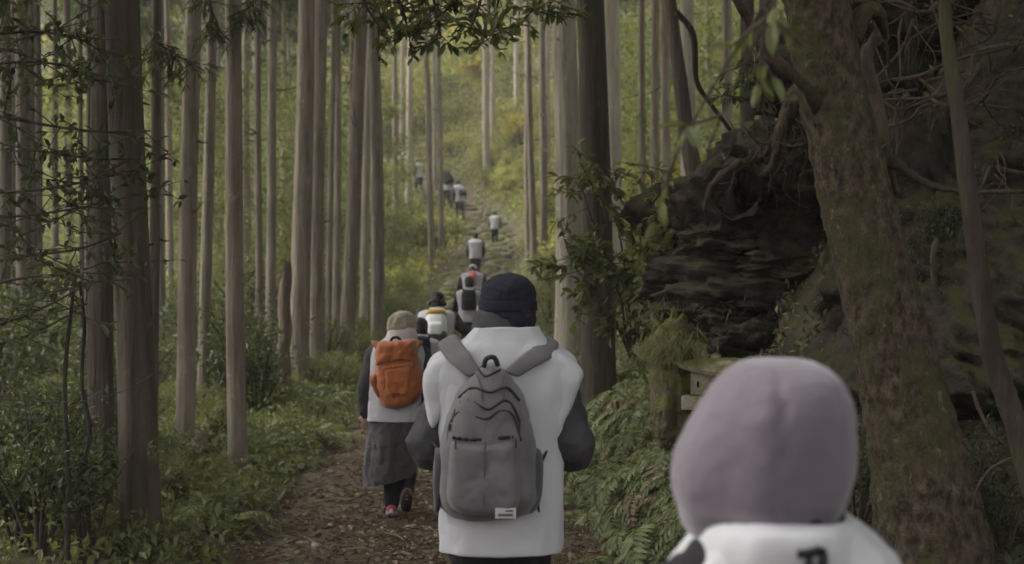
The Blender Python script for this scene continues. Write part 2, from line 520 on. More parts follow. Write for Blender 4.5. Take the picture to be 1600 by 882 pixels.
def hit(pxx, pyy, y0=4.0, y1=150.0):
    """depth at which the ray of a photo pixel meets the ground"""
    Y = np.linspace(y0, y1, 3000)
    z = CAMZ + (441 - pyy) / FPX * Y
    g = ground((pxx - 800) / FPX * Y, Y, False)
    k = np.where(z <= g)[0]
    return float(Y[k[0]]) if len(k) else y1

xs = np.concatenate([np.linspace(-75, -12, 55), np.linspace(-11.6, -3.2, 85), np.linspace(-3.1, 3.6, 150), np.linspace(3.7, 12, 70), np.linspace(12.6, 70, 50)])
ys = np.concatenate([np.linspace(-14, 3, 40), np.linspace(3.15, 18, 190), np.linspace(18.2, 40, 130), np.linspace(40.5, 85, 110), np.linspace(86, 175, 60)])
gx, gy = np.meshgrid(xs, ys)
gz = ground(gx, gy)
nx, ny = len(xs), len(ys)
idx = np.arange(nx * ny).reshape(ny, nx)
F = np.stack([idx[:-1, :-1], idx[:-1, 1:], idx[1:, 1:], idx[1:, :-1]], -1).reshape(-1, 4)
go = obj('ground', np.column_stack([gx.ravel(), gy.ravel(), gz.ravel()]), F, GROUND)
tag(go, None, None, None, 'structure')

# the trodden path: a slightly dished strip whose margins dip under the forest floor
py_ = np.concatenate([np.linspace(-8, 3, 40), np.linspace(3.1, 20, 260), np.linspace(20.2, 86, 260)])
pu = np.linspace(-1.25, 1.25, 46)
PU, PY = np.meshgrid(pu, py_)
PX = path_x(PY) + PU * path_half(PY) / 0.95 * (1 + 0.18 * fbm(PU * 0 + 3, PY * 0.6, 0.2, 3, 9))
PZ = path_z(PY) + 0.035 - 0.13 * (np.abs(PU) / 1.1) ** 3.5 + 0.06 * fbm(PX * 1.8, PY * 1.8, 0.1, 4, 12) + 0.022 * fbm(PX * 9, PY * 9, 0.5, 3, 13)
m_, n_ = PX.shape
idx = np.arange(m_ * n_).reshape(m_, n_)
F = np.stack([idx[:-1, :-1], idx[:-1, 1:], idx[1:, 1:], idx[1:, :-1]], -1).reshape(-1, 4)
po = obj('path', np.column_stack([PX.ravel(), PY.ravel(), PZ.ravel()]), F, PATHM)
tag(po, None, None, None, 'structure')
def path_top(x, y):
    u = (np.asarray(x) - path_x(y)) * 0.95 / path_half(y)
    return path_z(y) + 0.035 - 0.13 * (np.minimum(np.abs(u), 1.2) / 1.1) ** 3.5 + 0.06 * fbm(np.asarray(x) * 1.8, np.asarray(y) * 1.8, 0.1, 4, 12)
def surf(x, y): return np.maximum(ground(x, y), np.where(np.abs(np.asarray(x) - path_x(y)) < 1.25 * path_half(y), path_top(x, y), -99))

# ------------------------------------------------------------------ stone steps climbing to the bend
def ring_stone(seed, sx, sy, sz):
    r = np.random.default_rng(seed)
    V, F = ball((0, 0, 0), (sx, sy, sz), 9, 6, 0.35, 1.6, seed, 0.62)
    V = V + r.normal(size=V.shape) * 0.012 * min(sx, sy)
    return V, F
STEPM = [raw_mesh('step_stone', *ring_stone(40 + k, 0.5, 0.5, 0.5), STEP) for k in range(6)]
sroot = empty('stone_steps', (float(path_x(29)), 29, float(path_z(29))), 'rough stone steps climbing the path towards the far bend', 'steps')
y = 26.0; k = 0
while y < 76:
    slope = float(path_z(y + 0.5) - path_z(y - 0.5))
    wd = 2.0 + random.uniform(-0.25, 0.25)
    x = -wd / 2 + random.uniform(-0.1, 0.1)
    sl = float(path_x(y + 0.6) - path_x(y - 0.6)) / 1.2
    while x < wd / 2 - 0.15:
        l = random.uniform(0.35, 0.85)
        X = float(path_x(y)) + x + l / 2; YY = y + random.uniform(-0.1, 0.1) - sl * x
        if random.random() > (0.55 if y < 34 else 0.92): x += l; continue
        o = link('step_stone', STEPM[k % 6], sroot)
        o.location = Vector((X, YY, float(path_z(YY)) + random.uniform(-0.02, 0.06))) - sroot.location
        o.scale = (l * 1.05, random.uniform(0.4, 0.62), random.uniform(0.2, 0.34))
        o.rotation_euler = (random.uniform(-.08, .08), random.uniform(-.08, .08), random.uniform(-.15, .15) - math.atan(sl) * 0.7)
        x += l; k += 1
    y += 0.95 if slope > 0.12 else 1.15

# ------------------------------------------------------------------ trees
def crown_mesh(name, seed, H, rad, nb, per, mat, L=0.2, Wd=0.055):
    """drooping cedar boughs: local origin at the crown's foot"""
    r = np.random.default_rng(seed)
    P, D, N, LL = [], [], [], []
    V0, F0 = [], []
    for i in range(nb):
        z = (i + r.random()) / nb * H
        rr = rad * (1 - (z / H) ** 1.4) * r.uniform(0.65, 1.15) + 0.25
        a = r.uniform(0, 2 * np.pi)
        n = max(4, int(per * rr / rad))
        t = r.uniform(0.12, 1, n) ** 0.8
        side = r.normal(size=n) * 0.22 * rr * (0.3 + t * 0.7)
        x = t * rr; droop = -0.28 * rr * t ** 1.6 + 0.18 * t * rr
        ca, sa = math.cos(a), math.sin(a)
        pos = np.column_stack([x * ca - side * sa, x * sa + side * ca, z + droop + r.normal(size=n) * 0.1])
        dr = np.column_stack([np.full(n, ca), np.full(n, sa), np.full(n, -0.5)]) + r.normal(size=(n, 3)) * 0.55
        P.append(pos); D.append(dr); N.append(np.column_stack([np.zeros(n), np.zeros(n), np.ones(n)]) + r.normal(size=(n, 3)) * 0.5)
        LL.append(r.uniform(0.7, 1.4, n) * L)
    P, D, N, LL = map(np.concatenate, (P, D, N, LL))
    V, F = leaves(P, D, N, LL, LL * Wd / L, 0.1)
    return raw_mesh(name, V, F, mat, False)
CROWNS = [crown_mesh('crown', 100 + i, 9.0, 2.1, 100, 40, NEEDLE, 0.28, 0.08) for i in range(4)]
CROWNS_FINE = [crown_mesh('crown', 120 + i, 9.0, 2.1, 120, 85, NEEDLE, 0.22, 0.06) for i in range(3)]

def trunk_np(base, top, r0, r1, seg, nring, flare=0.6, rough=0.05, seed=0, bend=0.0, fl_h=None):
    base = np.asarray(base, float); top = np.asarray(top, float)
    H = np.linalg.norm(top - base)
    t = np.linspace(0, 1, nring) ** 1.35
    h = t * H
    r = np.random.default_rng(seed)
    ctr = base + (top - base) * t[:, None]
    ph = r.uniform(0, 6.28, 4)
    ctr[:, 0] += bend * (np.sin(t * 5 + ph[0]) - math.sin(ph[0])) + 0.012 * (np.sin(t * 19 + ph[1]) - math.sin(ph[1]))
    ctr[:, 1] += bend * (np.sin(t * 4 + ph[2]) - math.sin(ph[2]))
    rad = r0 + (r1 - r0) * t
    fh = fl_h or r0 * 2.6
    a = np.linspace(0, 2 * np.pi, seg, endpoint=False)
    lob = 1 + 0.5 * np.sin(a * 3 + ph[3]) + 0.3 * np.sin(a * 5 + ph[1])
    A, Hh = np.meshgrid(a, h)
    RR = rad[:, None] * (1 + flare * lob[None] * np.exp(-Hh / fh) * 0.7)
    RR = RR * (1 + rough * fbm(np.cos(A) * 2.2 + seed, np.sin(A) * 2.2, Hh * 0.5, 4, seed) + 0.5 * rough * fbm(np.cos(A) * 9, np.sin(A) * 9, Hh * 0.35, 3, seed + 3))
    V = np.stack([ctr[:, 0, None] + RR * np.cos(A), ctr[:, 1, None] + RR * np.sin(A), ctr[:, 2, None] + 0 * A], -1).reshape(-1, 3)
    idx = np.arange(nring * seg).reshape(nring, seg); nx_ = np.roll(idx, -1, 1)
    F = np.stack([idx[:-1], nx_[:-1], nx_[1:], idx[1:]], -1).reshape(-1, 4)
    return V, F, ctr

def stubs(ctr, r0, r1, z0, z1, n, rng, L=0.5):
    """dead side twigs left on a trunk"""
    mb = MB()
    for i in range(n):
        z = rng.uniform(z0, z1); k = int(np.argmin(np.abs(ctr[:, 2] - z)))
        a = rng.uniform(0, 6.28); l = L * rng.uniform(0.4, 1.3)
        d = np.array([math.cos(a), math.sin(a), rng.uniform(-0.3, 0.5)])
        p = ctr[k] + d * np.array([1, 1, 0]) * r1 * 0.8
        q = p + d * l; mid = (p + q) / 2 + np.array([0, 0, -0.06 * l])
        mb.add(*tube([p, mid, q], [0.014, 0.01, 0.004], 4, 5))
    return mb

# (top x at y=0, base x, base y, width px, depth or None, material, crown foot height, label)
T = [
 (159, 160, 832, 37, 9.6, 'R', 9, 'dark red-brown cedar just behind the thickest trunk at the left'),
 (204, 222, 872, 54, 8.5, 'R', 10, 'thickest cedar trunk in the dark front row at the left'),
 (237, 238, 690, 16, 13.5, 'R', 10, 'slim dark cedar half hidden by the right side of the thickest left trunk'),
 (252, 253, 560, 13, 22, 'B', 11, 'slender cedar in the gap right of the thickest left trunk'),
 (130, 126, 600, 8, 20, 'R', 10, 'very thin cedar left of the dark red-brown pair, the left one of two'),
 (139, 136, 590, 9, 21, 'R', 10, 'very thin cedar left of the dark red-brown pair, the right one of two'),
 (302, 288, 708, 27, 13.4, 'B', 10, 'grey-brown cedar whose foot stands behind the pale fallen log'),
 (328, 317, 640, 17, 17, 'B', 11, 'slim cedar between two stouter trunks above the pale fallen log'),
 (360, 374, 742, 27, 12.2, 'B', 10, 'cedar with a mossy foot among ferns, right of the fallen log'),
 (405, 404, 585, 11, 22.5, 'B', 11, 'thin straight cedar, left one of the thin pair left of the broken stump'),
 (429, 421, 560, 15, 24, 'B', 11, 'thin leaning cedar, right one of the thin pair left of the broken stump'),
 (477, 466, 616, 29, 19.5, 'B', 11, 'stout brown cedar rising directly behind the broken stump'),
 (504, 495, 568, 22, 22.5, 'B', 11, 'cedar just right of the stout one behind the stump'),
 (521, 514, 535, 9, 27, 'B', 12, 'very slim cedar between two cedars right of the stump'),
 (524, 524, 540, 11, 28, 'B', 12, 'slim cedar close behind the gap right of the stump pair'),
 (563, 539, 543, 22, 25, 'B', 12, 'cedar leaning clearly to the right, left of the orange backpack'),
 (548, 545, 500, 8, 36, 'F', 12, 'thin pale cedar behind the right-leaning cedar'),
 (576, 567, 515, 12, 30, 'F', 12, 'slim greenish cedar between the two cedars above the orange backpack'),
 (580, 591, 538, 20, 25.5, 'B', 12, 'pale brown cedar rising straight above the orange backpack'),
 (618, 617, 386, 9, None, 'F', 13, 'thin cedar on the bank, first one right of the pale cedar above the orange pack'),
 (628, 626, 284, 7, None, 'F', 14, 'thin far cedar between two thin bank cedars at mid-left'),
 (641, 638, 340, 10, None, 'F', 13, 'slim grey cedar just left of the far walkers'),
 (666, 676, 426, 10, None, 'B', 13, 'slim cedar in front of the far walkers, leaning left, left of the pair'),
 (678, 680, 300, 7, None, 'F', 13, 'thin dark cedar between the two slim trunks in front of the far walkers'),
 (686, 690, 408, 8, None, 'B', 13, 'slim pale cedar in front of the far walkers, right of the pair'),
 (759, 761, 285, 11, None, 'F', 15, 'lone straight cedar on the green slope above the steps'),
 (768, 770, 232, 7, None, 'F', 15, 'thin far cedar just behind the lone one above the steps'),
 (807, 807, 180, 7, None, 'P', 16, 'whitish far trunk high on the slope right of the steps'),
 (820, 825, 412, 8, None, 'B', 13, 'slim cedar beside the top of the steps, leftmost of a close row of four'),
 (826, 835, 420, 10, None, 'B', 13, 'slim cedar beside the steps, second of a close row of four'),
 (845, 849, 396, 12, None, 'B', 13, 'slim brown cedar beside the steps, third of a close row of four'),
 (856, 856, 300, 9, None, 'F', 13, 'slim pale cedar beside the steps, last of a close row of four'),
 (878, 893, 520, 40, 17.5, 'P', 11, 'broad pale grey cedar left of the dark trunk by the path'),
 (916, 938, 600, 46, 13.6, 'D', 10, 'dark, almost black trunk standing at the right edge of the path'),
 (957, 962, 300, 30, 24, 'P', 11, 'stout pale cedar right of the dark trunk'),
 (1004, 1006, 350, 11, 30, 'F', 12, 'thin cedar right of the stout pale one, first of three thin ones'),
 (1023, 1024, 352, 13, 28, 'F', 12, 'thin cedar right of the stout pale one, second of three thin ones'),
 (1039, 1042, 330, 15, 27, 'F', 12, 'slim cedar right of the stout pale one, third of three thin ones'),
 (1073, 1075, 300, 23, 22, 'P', 11, 'light scaly trunk behind the dark leaning stem'),
 (1108, 1109, 195, 12, 36, 'F', 12, 'slim cedar in front of yellow leaves, left of two'),
 (1133, 1138, 240, 16, 28, 'F', 12, 'slim cedar with a dark right side beyond the yellow leaves'),
 (1168, 1171, 205, 22, 21, 'D', 11, 'dark trunk just left of the tangled roots'),
 (1200, 1202, 190, 24, 19, 'D', 11, 'dark brown trunk half hidden behind the big leaning tree'),
]
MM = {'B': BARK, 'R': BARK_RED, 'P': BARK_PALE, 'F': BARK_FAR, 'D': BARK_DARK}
TREES = []
def make_tree(base, dx, dy, r0, mat, cf, label, seed, near, group=None, htot=None):
    Ht = htot or cf + 9.5
    root = empty('cedar_tree', base, label, 'tree', group)
    top = np.array(base) + np.array([dx * Ht, dy * Ht, Ht])
    seg = 36 if near else 14
    V, Fc, ctr = trunk_np(np.array(base) - np.array([0, 0, 0.25]), top, r0, r0 * 0.25, seg, 70 if near else 24, 0.42 if near else 0.3, 0.07 if near else 0.05, seed, 0.03)
    obj('trunk', V, Fc, mat, root)
    rg = np.random.default_rng(seed)
    cm = (CROWNS_FINE if base[1] > 25 else CROWNS)
    c = link('crown', cm[seed % len(cm)], root)
    c.location = (dx * cf, dy * cf, cf)
    s = rg.uniform(0.85, 1.15) * (1 + 0.25 * (r0 > 0.14))
    c.scale = (s, s, (Ht - cf + 0.4) / 9.0)
    c.rotation_euler = (0, 0, rg.uniform(0, 6.28))
    if base[1] < 60:
        mb = stubs(ctr, r0, r0 * 0.6, base[2] + 1.0, base[2] + cf, 5 if near else 5, rg, 0.2 if near else 0.5)
        mb.obj('dead_twigs', TWIG, root)['kind'] = 'stuff'
    TREES.append((base[0], base[1], r0))
    return root
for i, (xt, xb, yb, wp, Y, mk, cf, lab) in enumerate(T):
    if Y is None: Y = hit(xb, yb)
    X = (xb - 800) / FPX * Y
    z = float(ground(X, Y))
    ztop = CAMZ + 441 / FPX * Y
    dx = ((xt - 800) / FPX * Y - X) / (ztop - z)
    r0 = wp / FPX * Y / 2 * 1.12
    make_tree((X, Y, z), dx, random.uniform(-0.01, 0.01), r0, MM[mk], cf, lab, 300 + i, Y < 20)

# the dark stand at the left edge and the far hillside: trunks the picture shows but cannot tell apart
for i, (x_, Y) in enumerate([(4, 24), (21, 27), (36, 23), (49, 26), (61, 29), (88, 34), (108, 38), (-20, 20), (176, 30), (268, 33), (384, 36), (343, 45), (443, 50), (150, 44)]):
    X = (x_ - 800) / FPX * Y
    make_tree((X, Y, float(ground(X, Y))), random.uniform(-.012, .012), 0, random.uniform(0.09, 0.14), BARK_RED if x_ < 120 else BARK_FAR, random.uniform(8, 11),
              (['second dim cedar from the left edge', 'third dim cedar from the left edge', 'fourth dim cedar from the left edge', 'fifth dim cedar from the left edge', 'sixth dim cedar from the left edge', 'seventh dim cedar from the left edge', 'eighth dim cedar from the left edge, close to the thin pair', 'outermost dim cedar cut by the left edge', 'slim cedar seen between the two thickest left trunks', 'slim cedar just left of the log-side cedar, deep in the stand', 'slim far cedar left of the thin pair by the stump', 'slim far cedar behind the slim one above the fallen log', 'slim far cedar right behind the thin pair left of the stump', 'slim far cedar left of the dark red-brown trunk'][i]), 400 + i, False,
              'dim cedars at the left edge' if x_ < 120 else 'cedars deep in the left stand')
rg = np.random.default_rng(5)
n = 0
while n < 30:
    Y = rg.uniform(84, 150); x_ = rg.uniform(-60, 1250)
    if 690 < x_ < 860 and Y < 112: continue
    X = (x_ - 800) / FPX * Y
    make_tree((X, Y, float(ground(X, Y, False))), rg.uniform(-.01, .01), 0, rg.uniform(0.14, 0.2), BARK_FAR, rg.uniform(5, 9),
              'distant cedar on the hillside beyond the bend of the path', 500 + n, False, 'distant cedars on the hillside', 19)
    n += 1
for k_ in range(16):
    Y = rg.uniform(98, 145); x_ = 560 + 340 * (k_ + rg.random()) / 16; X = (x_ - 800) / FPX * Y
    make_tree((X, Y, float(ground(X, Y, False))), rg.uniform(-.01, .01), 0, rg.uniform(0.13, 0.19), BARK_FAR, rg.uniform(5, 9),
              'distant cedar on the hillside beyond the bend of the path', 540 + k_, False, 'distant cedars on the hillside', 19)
n = 0
while n < 30:
    Y = rg.uniform(44, 84); x_ = rg.uniform(120, 1220)
    if 560 < x_ < 900: continue
    X = (x_ - 800) / FPX * Y
    if abs(X - float(path_x(Y))) < 2.2: continue
    make_tree((X, Y, float(ground(X, Y, False))), rg.uniform(-.012, .012), 0, rg.uniform(0.09, 0.15), BARK_FAR, rg.uniform(7, 12),
              'thin cedar standing well back in the wood beside the slope', 560 + n, False, 'thin cedars well back in the wood', 19)
    n += 1
# trees of the same wood added around and behind the viewpoint, for their shade
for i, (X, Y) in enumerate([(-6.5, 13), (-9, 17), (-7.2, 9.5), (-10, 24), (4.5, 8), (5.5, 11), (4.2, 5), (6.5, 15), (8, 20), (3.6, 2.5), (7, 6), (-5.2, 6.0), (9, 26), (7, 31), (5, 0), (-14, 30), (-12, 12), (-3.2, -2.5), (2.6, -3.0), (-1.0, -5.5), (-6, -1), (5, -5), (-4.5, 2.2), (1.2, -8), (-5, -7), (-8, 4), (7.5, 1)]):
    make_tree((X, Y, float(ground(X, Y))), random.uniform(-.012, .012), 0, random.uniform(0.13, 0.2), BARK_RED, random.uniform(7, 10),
              'cedar of the same dark wood added around the viewpoint for its shade', 600 + i, False, 'cedars added for shade')
# ------------------------------------------------------------------ rock overhang, log, roots, lantern on the right bank
def boulder(name, c, r, label, seed, amp=0.5, rot=0.0, freq=1.5, tilt=0.0, cat='rock', mat=None, ex=0.85):
    V, F = ball((0, 0, 0), r, 110, 72, amp, freq, seed, ex, 6)
    # strata: ledges pushed in and out
    d = unit(V)
    q1 = fbm(V[:, 0] * 1.0, V[:, 1] * 1.0, V[:, 2] * 7 + V[:, 0] * 1.5, 3, seed + 9)
    q2 = 1 - 2 * np.abs(fbm(V[:, 0] * 2.6, V[:, 1] * 2.6, V[:, 2] * 4, 4, seed + 19))
    st = np.round(q1 * 4) / 4
    V = V * (1 + 0.16 * st + 0.10 * (q2 - 0.5) + 0.03 * fbm(V[:, 0] * 14, V[:, 1] * 14, V[:, 2] * 14, 3, seed + 4))[:, None]
    M = np.array(Matrix.Rotation(rot, 3, 'Z') @ Matrix.Rotation(tilt, 3, 'Y'))
    V = V @ M.T + np.asarray(c)
    return tag(obj_at(name, V, F, mat or ROCK), label, cat)
# the dark rock face: a craggy sheet with real depth that clothes the steep bank
def rock_face():
    us = np.linspace(1075, 1760, 170); vs_ = np.linspace(-160, 690, 190)
    U_, V_ = np.meshgrid(us, vs_)
    Yt = np.arange(6.0, 14.0, 0.05)
    Y0 = np.full(U_.shape, 14.0)
    xx = (U_[..., None] - 800) / FPX * Yt; zz_ = CAMZ + (441 - V_[..., None]) / FPX * Yt
    g_ = ground(xx, np.broadcast_to(Yt, xx.shape), False)
    below = zz_ <= g_
    Y0 = np.where(below.any(-1), Yt[np.argmax(below, -1)], 13.0)
    bare = (Y0 > 11.6) | ((U_ < 1262) & (V_ < 235 - (U_ - 1262) * 0.12))
    Y0 = np.minimum(Y0, 11.4)
    k = np.ones(9) / 9
    for _ in range(2):
        Y0 = np.apply_along_axis(lambda a: np.convolve(np.pad(a, 4, mode='edge'), k, 'valid'), 0, Y0)
        Y0 = np.apply_along_axis(lambda a: np.convolve(np.pad(a, 4, mode='edge'), k, 'valid'), 1, Y0)
    X_ = (U_ - 800) / FPX * Y0; Z_ = CAMZ + (441 - V_) / FPX * Y0
    t_ = Z_ + 0.35 * X_
    big = fbm(X_ * 0.9, t_ * 1.3, 0.4, 3, 91)
    led = fbm(X_ * 0.8, t_ * 2.6, 1.7, 2, 92); led = np.round(led * 3.5) / 3.5
    crack = np.abs(fbm(X_ * 3.0, t_ * 4.5, 2.2, 4, 93))
    fine = fbm(X_ * 9, t_ * 12, 3.0, 4, 94)
    off = 0.30 + 0.42 * big + 0.22 * led + 0.16 * np.minimum(crack * 3, 1) + 0.13 * fine
    hol = np.exp(-(((U_ - 1235) / 85) ** 2 + ((V_ - 500) / 55) ** 2)) + 0.8 * np.exp(-(((U_ - 1260) / 70) ** 2 + ((V_ - 350) / 50) ** 2))
    off = off - 0.55 * np.minimum(hol, 1)
    ed = np.minimum.reduce([(U_ - 1075) / 60, (1760 - U_) / 60, (V_ + 160) / 60, (690 - V_) / 90]).clip(0, 1)
    Y_ = Y0 - off * ed + 0.35 * (1 - ed)
    P_ = np.stack([(U_ - 800) / FPX * Y0, Y_, CAMZ + (441 - V_) / FPX * Y0], -1).reshape(-1, 3)
    m_, n_ = U_.shape; idx = np.arange(m_ * n_).reshape(m_, n_)
    F_ = np.stack([idx[:-1, :-1], idx[1:, :-1], idx[1:, 1:], idx[:-1, 1:]], -1).reshape(-1, 4)
    F_ = F_[~bare.ravel()[F_].any(1)]
    used = np.unique(F_); rm = np.full(len(P_), -1); rm[used] = np.arange(len(used)); P_ = P_[used]; F_ = rm[F_]
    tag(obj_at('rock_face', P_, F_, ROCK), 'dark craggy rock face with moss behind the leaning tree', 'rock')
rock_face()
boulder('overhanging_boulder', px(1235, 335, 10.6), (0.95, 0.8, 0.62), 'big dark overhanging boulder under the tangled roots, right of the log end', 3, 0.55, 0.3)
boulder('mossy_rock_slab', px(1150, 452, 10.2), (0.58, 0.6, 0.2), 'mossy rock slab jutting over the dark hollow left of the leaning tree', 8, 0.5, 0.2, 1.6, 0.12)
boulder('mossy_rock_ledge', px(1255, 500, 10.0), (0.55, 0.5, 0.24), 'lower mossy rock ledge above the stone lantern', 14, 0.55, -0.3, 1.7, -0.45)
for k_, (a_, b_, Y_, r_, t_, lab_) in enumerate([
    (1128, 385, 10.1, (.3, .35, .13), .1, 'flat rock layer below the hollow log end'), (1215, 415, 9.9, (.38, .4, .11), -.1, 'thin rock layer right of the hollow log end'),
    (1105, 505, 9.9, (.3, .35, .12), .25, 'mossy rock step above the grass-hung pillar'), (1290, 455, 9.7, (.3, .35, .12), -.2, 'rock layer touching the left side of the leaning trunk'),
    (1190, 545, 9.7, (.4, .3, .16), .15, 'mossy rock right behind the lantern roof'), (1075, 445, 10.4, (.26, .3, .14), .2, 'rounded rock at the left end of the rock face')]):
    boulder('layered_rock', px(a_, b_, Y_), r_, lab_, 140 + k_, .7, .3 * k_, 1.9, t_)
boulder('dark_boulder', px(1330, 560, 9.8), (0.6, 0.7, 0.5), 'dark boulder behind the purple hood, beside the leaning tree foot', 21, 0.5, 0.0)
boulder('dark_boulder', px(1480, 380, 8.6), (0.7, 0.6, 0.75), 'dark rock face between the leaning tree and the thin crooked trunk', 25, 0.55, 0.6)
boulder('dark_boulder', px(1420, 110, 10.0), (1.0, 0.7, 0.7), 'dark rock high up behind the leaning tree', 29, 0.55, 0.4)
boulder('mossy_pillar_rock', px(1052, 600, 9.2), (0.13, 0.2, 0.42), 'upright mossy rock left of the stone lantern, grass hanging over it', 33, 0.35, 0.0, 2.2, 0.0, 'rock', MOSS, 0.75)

# rotten log whose hollow end looks out of the bank
lg = empty('hollow_log', px(1148, 318, 9.7), 'rotten hollow log end sticking out of the bank below the roots', 'log')
p0 = px(1146, 300, 9.35); p1 = p0 + np.array([0.45, 1.3, 0.12])
V, F = tube([p0, p0 + (p1 - p0) * 0.35, p1], [0.185, 0.2, 0.22], 28, 14, False, 0.25, 5)
V2, F2 = tube([p0 + np.array([0.002, 0.004, 0]), p0 + (p1 - p0) * 0.03, p0 + (p1 - p0) * 0.06], [0.155, 0.15, 0.13], 28, 8, True, 0.35, 6)
mb = MB().add(V, F); k = mb.n; mb.add(V2, F2)
mb.f.extend([(j, (j + 1) % 28, k + (j + 1) % 28, k + j) for j in range(28)])
mb.obj('log_body', BARK_DARK, lg)
V, F = tube([p0 + np.array([0.03, 0.03, -0.03]), p0 + np.array([0.05, 0.12, -0.03])], [0.1, 0.1], 16, 4, True, 0.4, 8)
obj('rotten_core', V, F, DEAD, lg)

def roots(name, starts, label, mat, n, seed, spread=0.3, L=0.5, rad=0.02):
    rg = np.random.default_rng(seed)
    c = np.mean(starts, axis=0)
    ro = empty(name, c, label, 'roots')
    for i in range(n):
        p = starts[i % len(starts)] + rg.normal(size=3) * 0.06
        d = unit(np.array([rg.normal() * spread, -0.25 + rg.normal() * spread, -1.0 if i % 3 else 0.1]))
        pts = [p]
        for k in range(4):
            d = unit(d + rg.normal(size=3) * 0.45); pts.append(pts[-1] + d * L / 4 * rg.uniform(0.6, 1.3))
        r = rad * rg.uniform(0.3, 1.3)
        V, F = tube(pts, [r, r * 0.8, r * 0.6, r * 0.4, r * 0.12], 6, 10, True, 0.3, i)
        obj('root', V, F, mat, ro)
    return ro
roots('exposed_roots', [px(1212, 220, 9.3), px(1235, 170, 9.2), px(1255, 205, 9.2), px(1225, 260, 9.3), px(1180, 250, 9.4), px(1140, 262, 9.5)],
      'tangled brown roots hanging from the bank beside the leaning tree', DEAD_DARK, 90, 4, 0.6, 0.42, 0.009)
rg_t = np.random.default_rng(77)
roots('root_tangle', [px(u_, v_, d_) for u_, v_, d_ in zip(rg_t.uniform(1345, 1620, 26), rg_t.uniform(-10, 330, 26), rg_t.uniform(7.6, 8.6, 26))],
      'dark tangle of bare roots and twigs on the slope right of the leaning tree', DEAD_DARK, 90, 78, 1.1, 0.7, 0.011)
# twisted root plate: a few thick gnarled limbs
gn = empty('gnarled_stump', px(1222, 265, 9.5), 'gnarled root stump clutching the bank above the log end', 'stump')
for k, (pts, r) in enumerate([
    ([px(1262, 120, 9.3), px(1238, 165, 9.15), px(1214, 215, 9.2), px(1185, 252, 9.4)], [0.06, 0.05, 0.035, 0.015]),
    ([px(1250, 125, 9.4), px(1258, 165, 9.1), px(1262, 190, 9.0), px(1250, 188, 9.1)], [0.04, 0.045, 0.03, 0.015]),
    ([px(1240, 140, 9.3), px(1220, 200, 9.0), px(1205, 262, 9.2), px(1170, 280, 9.5)], [0.035, 0.03, 0.022, 0.01]),
    ([px(1280, 170, 9.4), px(1250, 235, 9.2), px(1210, 262, 9.3), px(1130, 276, 9.5)], [0.04, 0.03, 0.025, 0.012]),
    ([px(1190, 250, 9.5), px(1150, 258, 9.3), px(1112, 290, 9.3), px(1100, 330, 9.4)], [0.03, 0.025, 0.018, 0.008])]):
    V, F = tube(pts, r, 14, 40, True, 0.8, 60 + k)
    obj('root_limb', V, F, DEAD_DARK, gn)

# stone lantern
Yl = 9.0
lb = px(1098, 690, Yl)
ln = empty('stone_lantern', (lb[0], Yl, lb[2]), 'small weathered stone lantern half hidden behind the purple hood', 'lantern')
def lpart(name, cx, y0, y1, wpx, dep, taper=1.0, yaw=-0.35, cut=None):
    a = px(cx, y1, Yl); b = px(cx, y0, Yl)
    V, F = box(((a + b) / 2), (wpx / FPX * Yl, dep, b[2] - a[2]), yaw, taper)
    me = obj(name, V, F, LANTERN, ln, False)
    bv = me.modifiers.new('bevel', 'BEVEL'); bv.width = 0.008; bv.segments = 2
    return me
lpart('pillar', 1108, 640, 720, 44, 0.2)
lpart('platform', 1107, 617, 639, 72, 0.27)
fb = lpart('fire_box', 1108, 580, 616, 48, 0.2)
a = px(1120, 588, Yl)
rf = MB()
zz = [px(0, q, Yl)[2] for q in (582, 572, 562, 556)]
S = []
for z_, w_ in zip([zz[0] - 0.015, zz[0] + 0.012, zz[0] + 0.045, zz[0] + 0.08, zz[0] + 0.092], [0.21, 0.235, 0.17, 0.1, 0.05]):
    S.append((a[0], Yl, z_, w_, w_ * 0.9))
V, F = loft(S, 40, None, True, 14.0)
th = 0.35; c0 = np.array([a[0], Yl, 0])
V = (V - c0) @ np.array(Matrix.Rotation(-0.35, 3, 'Z')).T + c0
V[:, 2] += 0.05 * (np.abs(V[:, 0] - a[0]) / 0.25) ** 2
obj('roof_stone', V, F, LANTERN, ln, False)
V, F = ball((a[0] - 0.005, Yl, zz[0] + 0.1), (0.035, 0.035, 0.025), 12, 8, 0.2)
obj('finial', V, F, LANTERN, ln)
V, F = ball(px(1090.5, 601, Yl - 0.115), (0.008, 0.02, 0.022), 10, 8)
obj('opening_shade', V, F, m_plain('painted_shade_black', (0.004, 0.004, 0.003), 1.0), fb)  # black solid stands in for the shade inside the fire box opening

# ------------------------------------------------------------------ the big leaning tree and its neighbours at the right
bt = empty('leaning_broadleaf_tree', px(1460, 960, 6.6), 'big mossy tree leaning left over the path at the right', 'tree')
ctrl = [px(1490, 1020, 6.5), px(1462, 880, 6.5), px(1430, 700, 6.5), px(1384, 500, 6.5), px(1335, 300, 6.5), px(1296, 120, 6.5), px(1268, -40, 6.5), px(1215, -330, 6.5), px(1150, -800, 6.7)]
wd = [260, 190, 146, 122, 112, 104, 100, 88, 50]
q = smooth_pts(np.column_stack([np.array(ctrl), np.array(wd) / FPX * 6.5 / 2]), 220)
V, F = tube(q[:, :3], q[:, 3], 80, None, True, 0.07, 71)
for k in range(len(V)):
    pass
V = V + 0.012 * np.column_stack([fbm(V[:, 0] * 14, V[:, 1] * 14, V[:, 2] * 9, 5, 5), fbm(V[:, 0] * 22, V[:, 1] * 22, V[:, 2] * 12, 5, 6), np.zeros(len(V))])
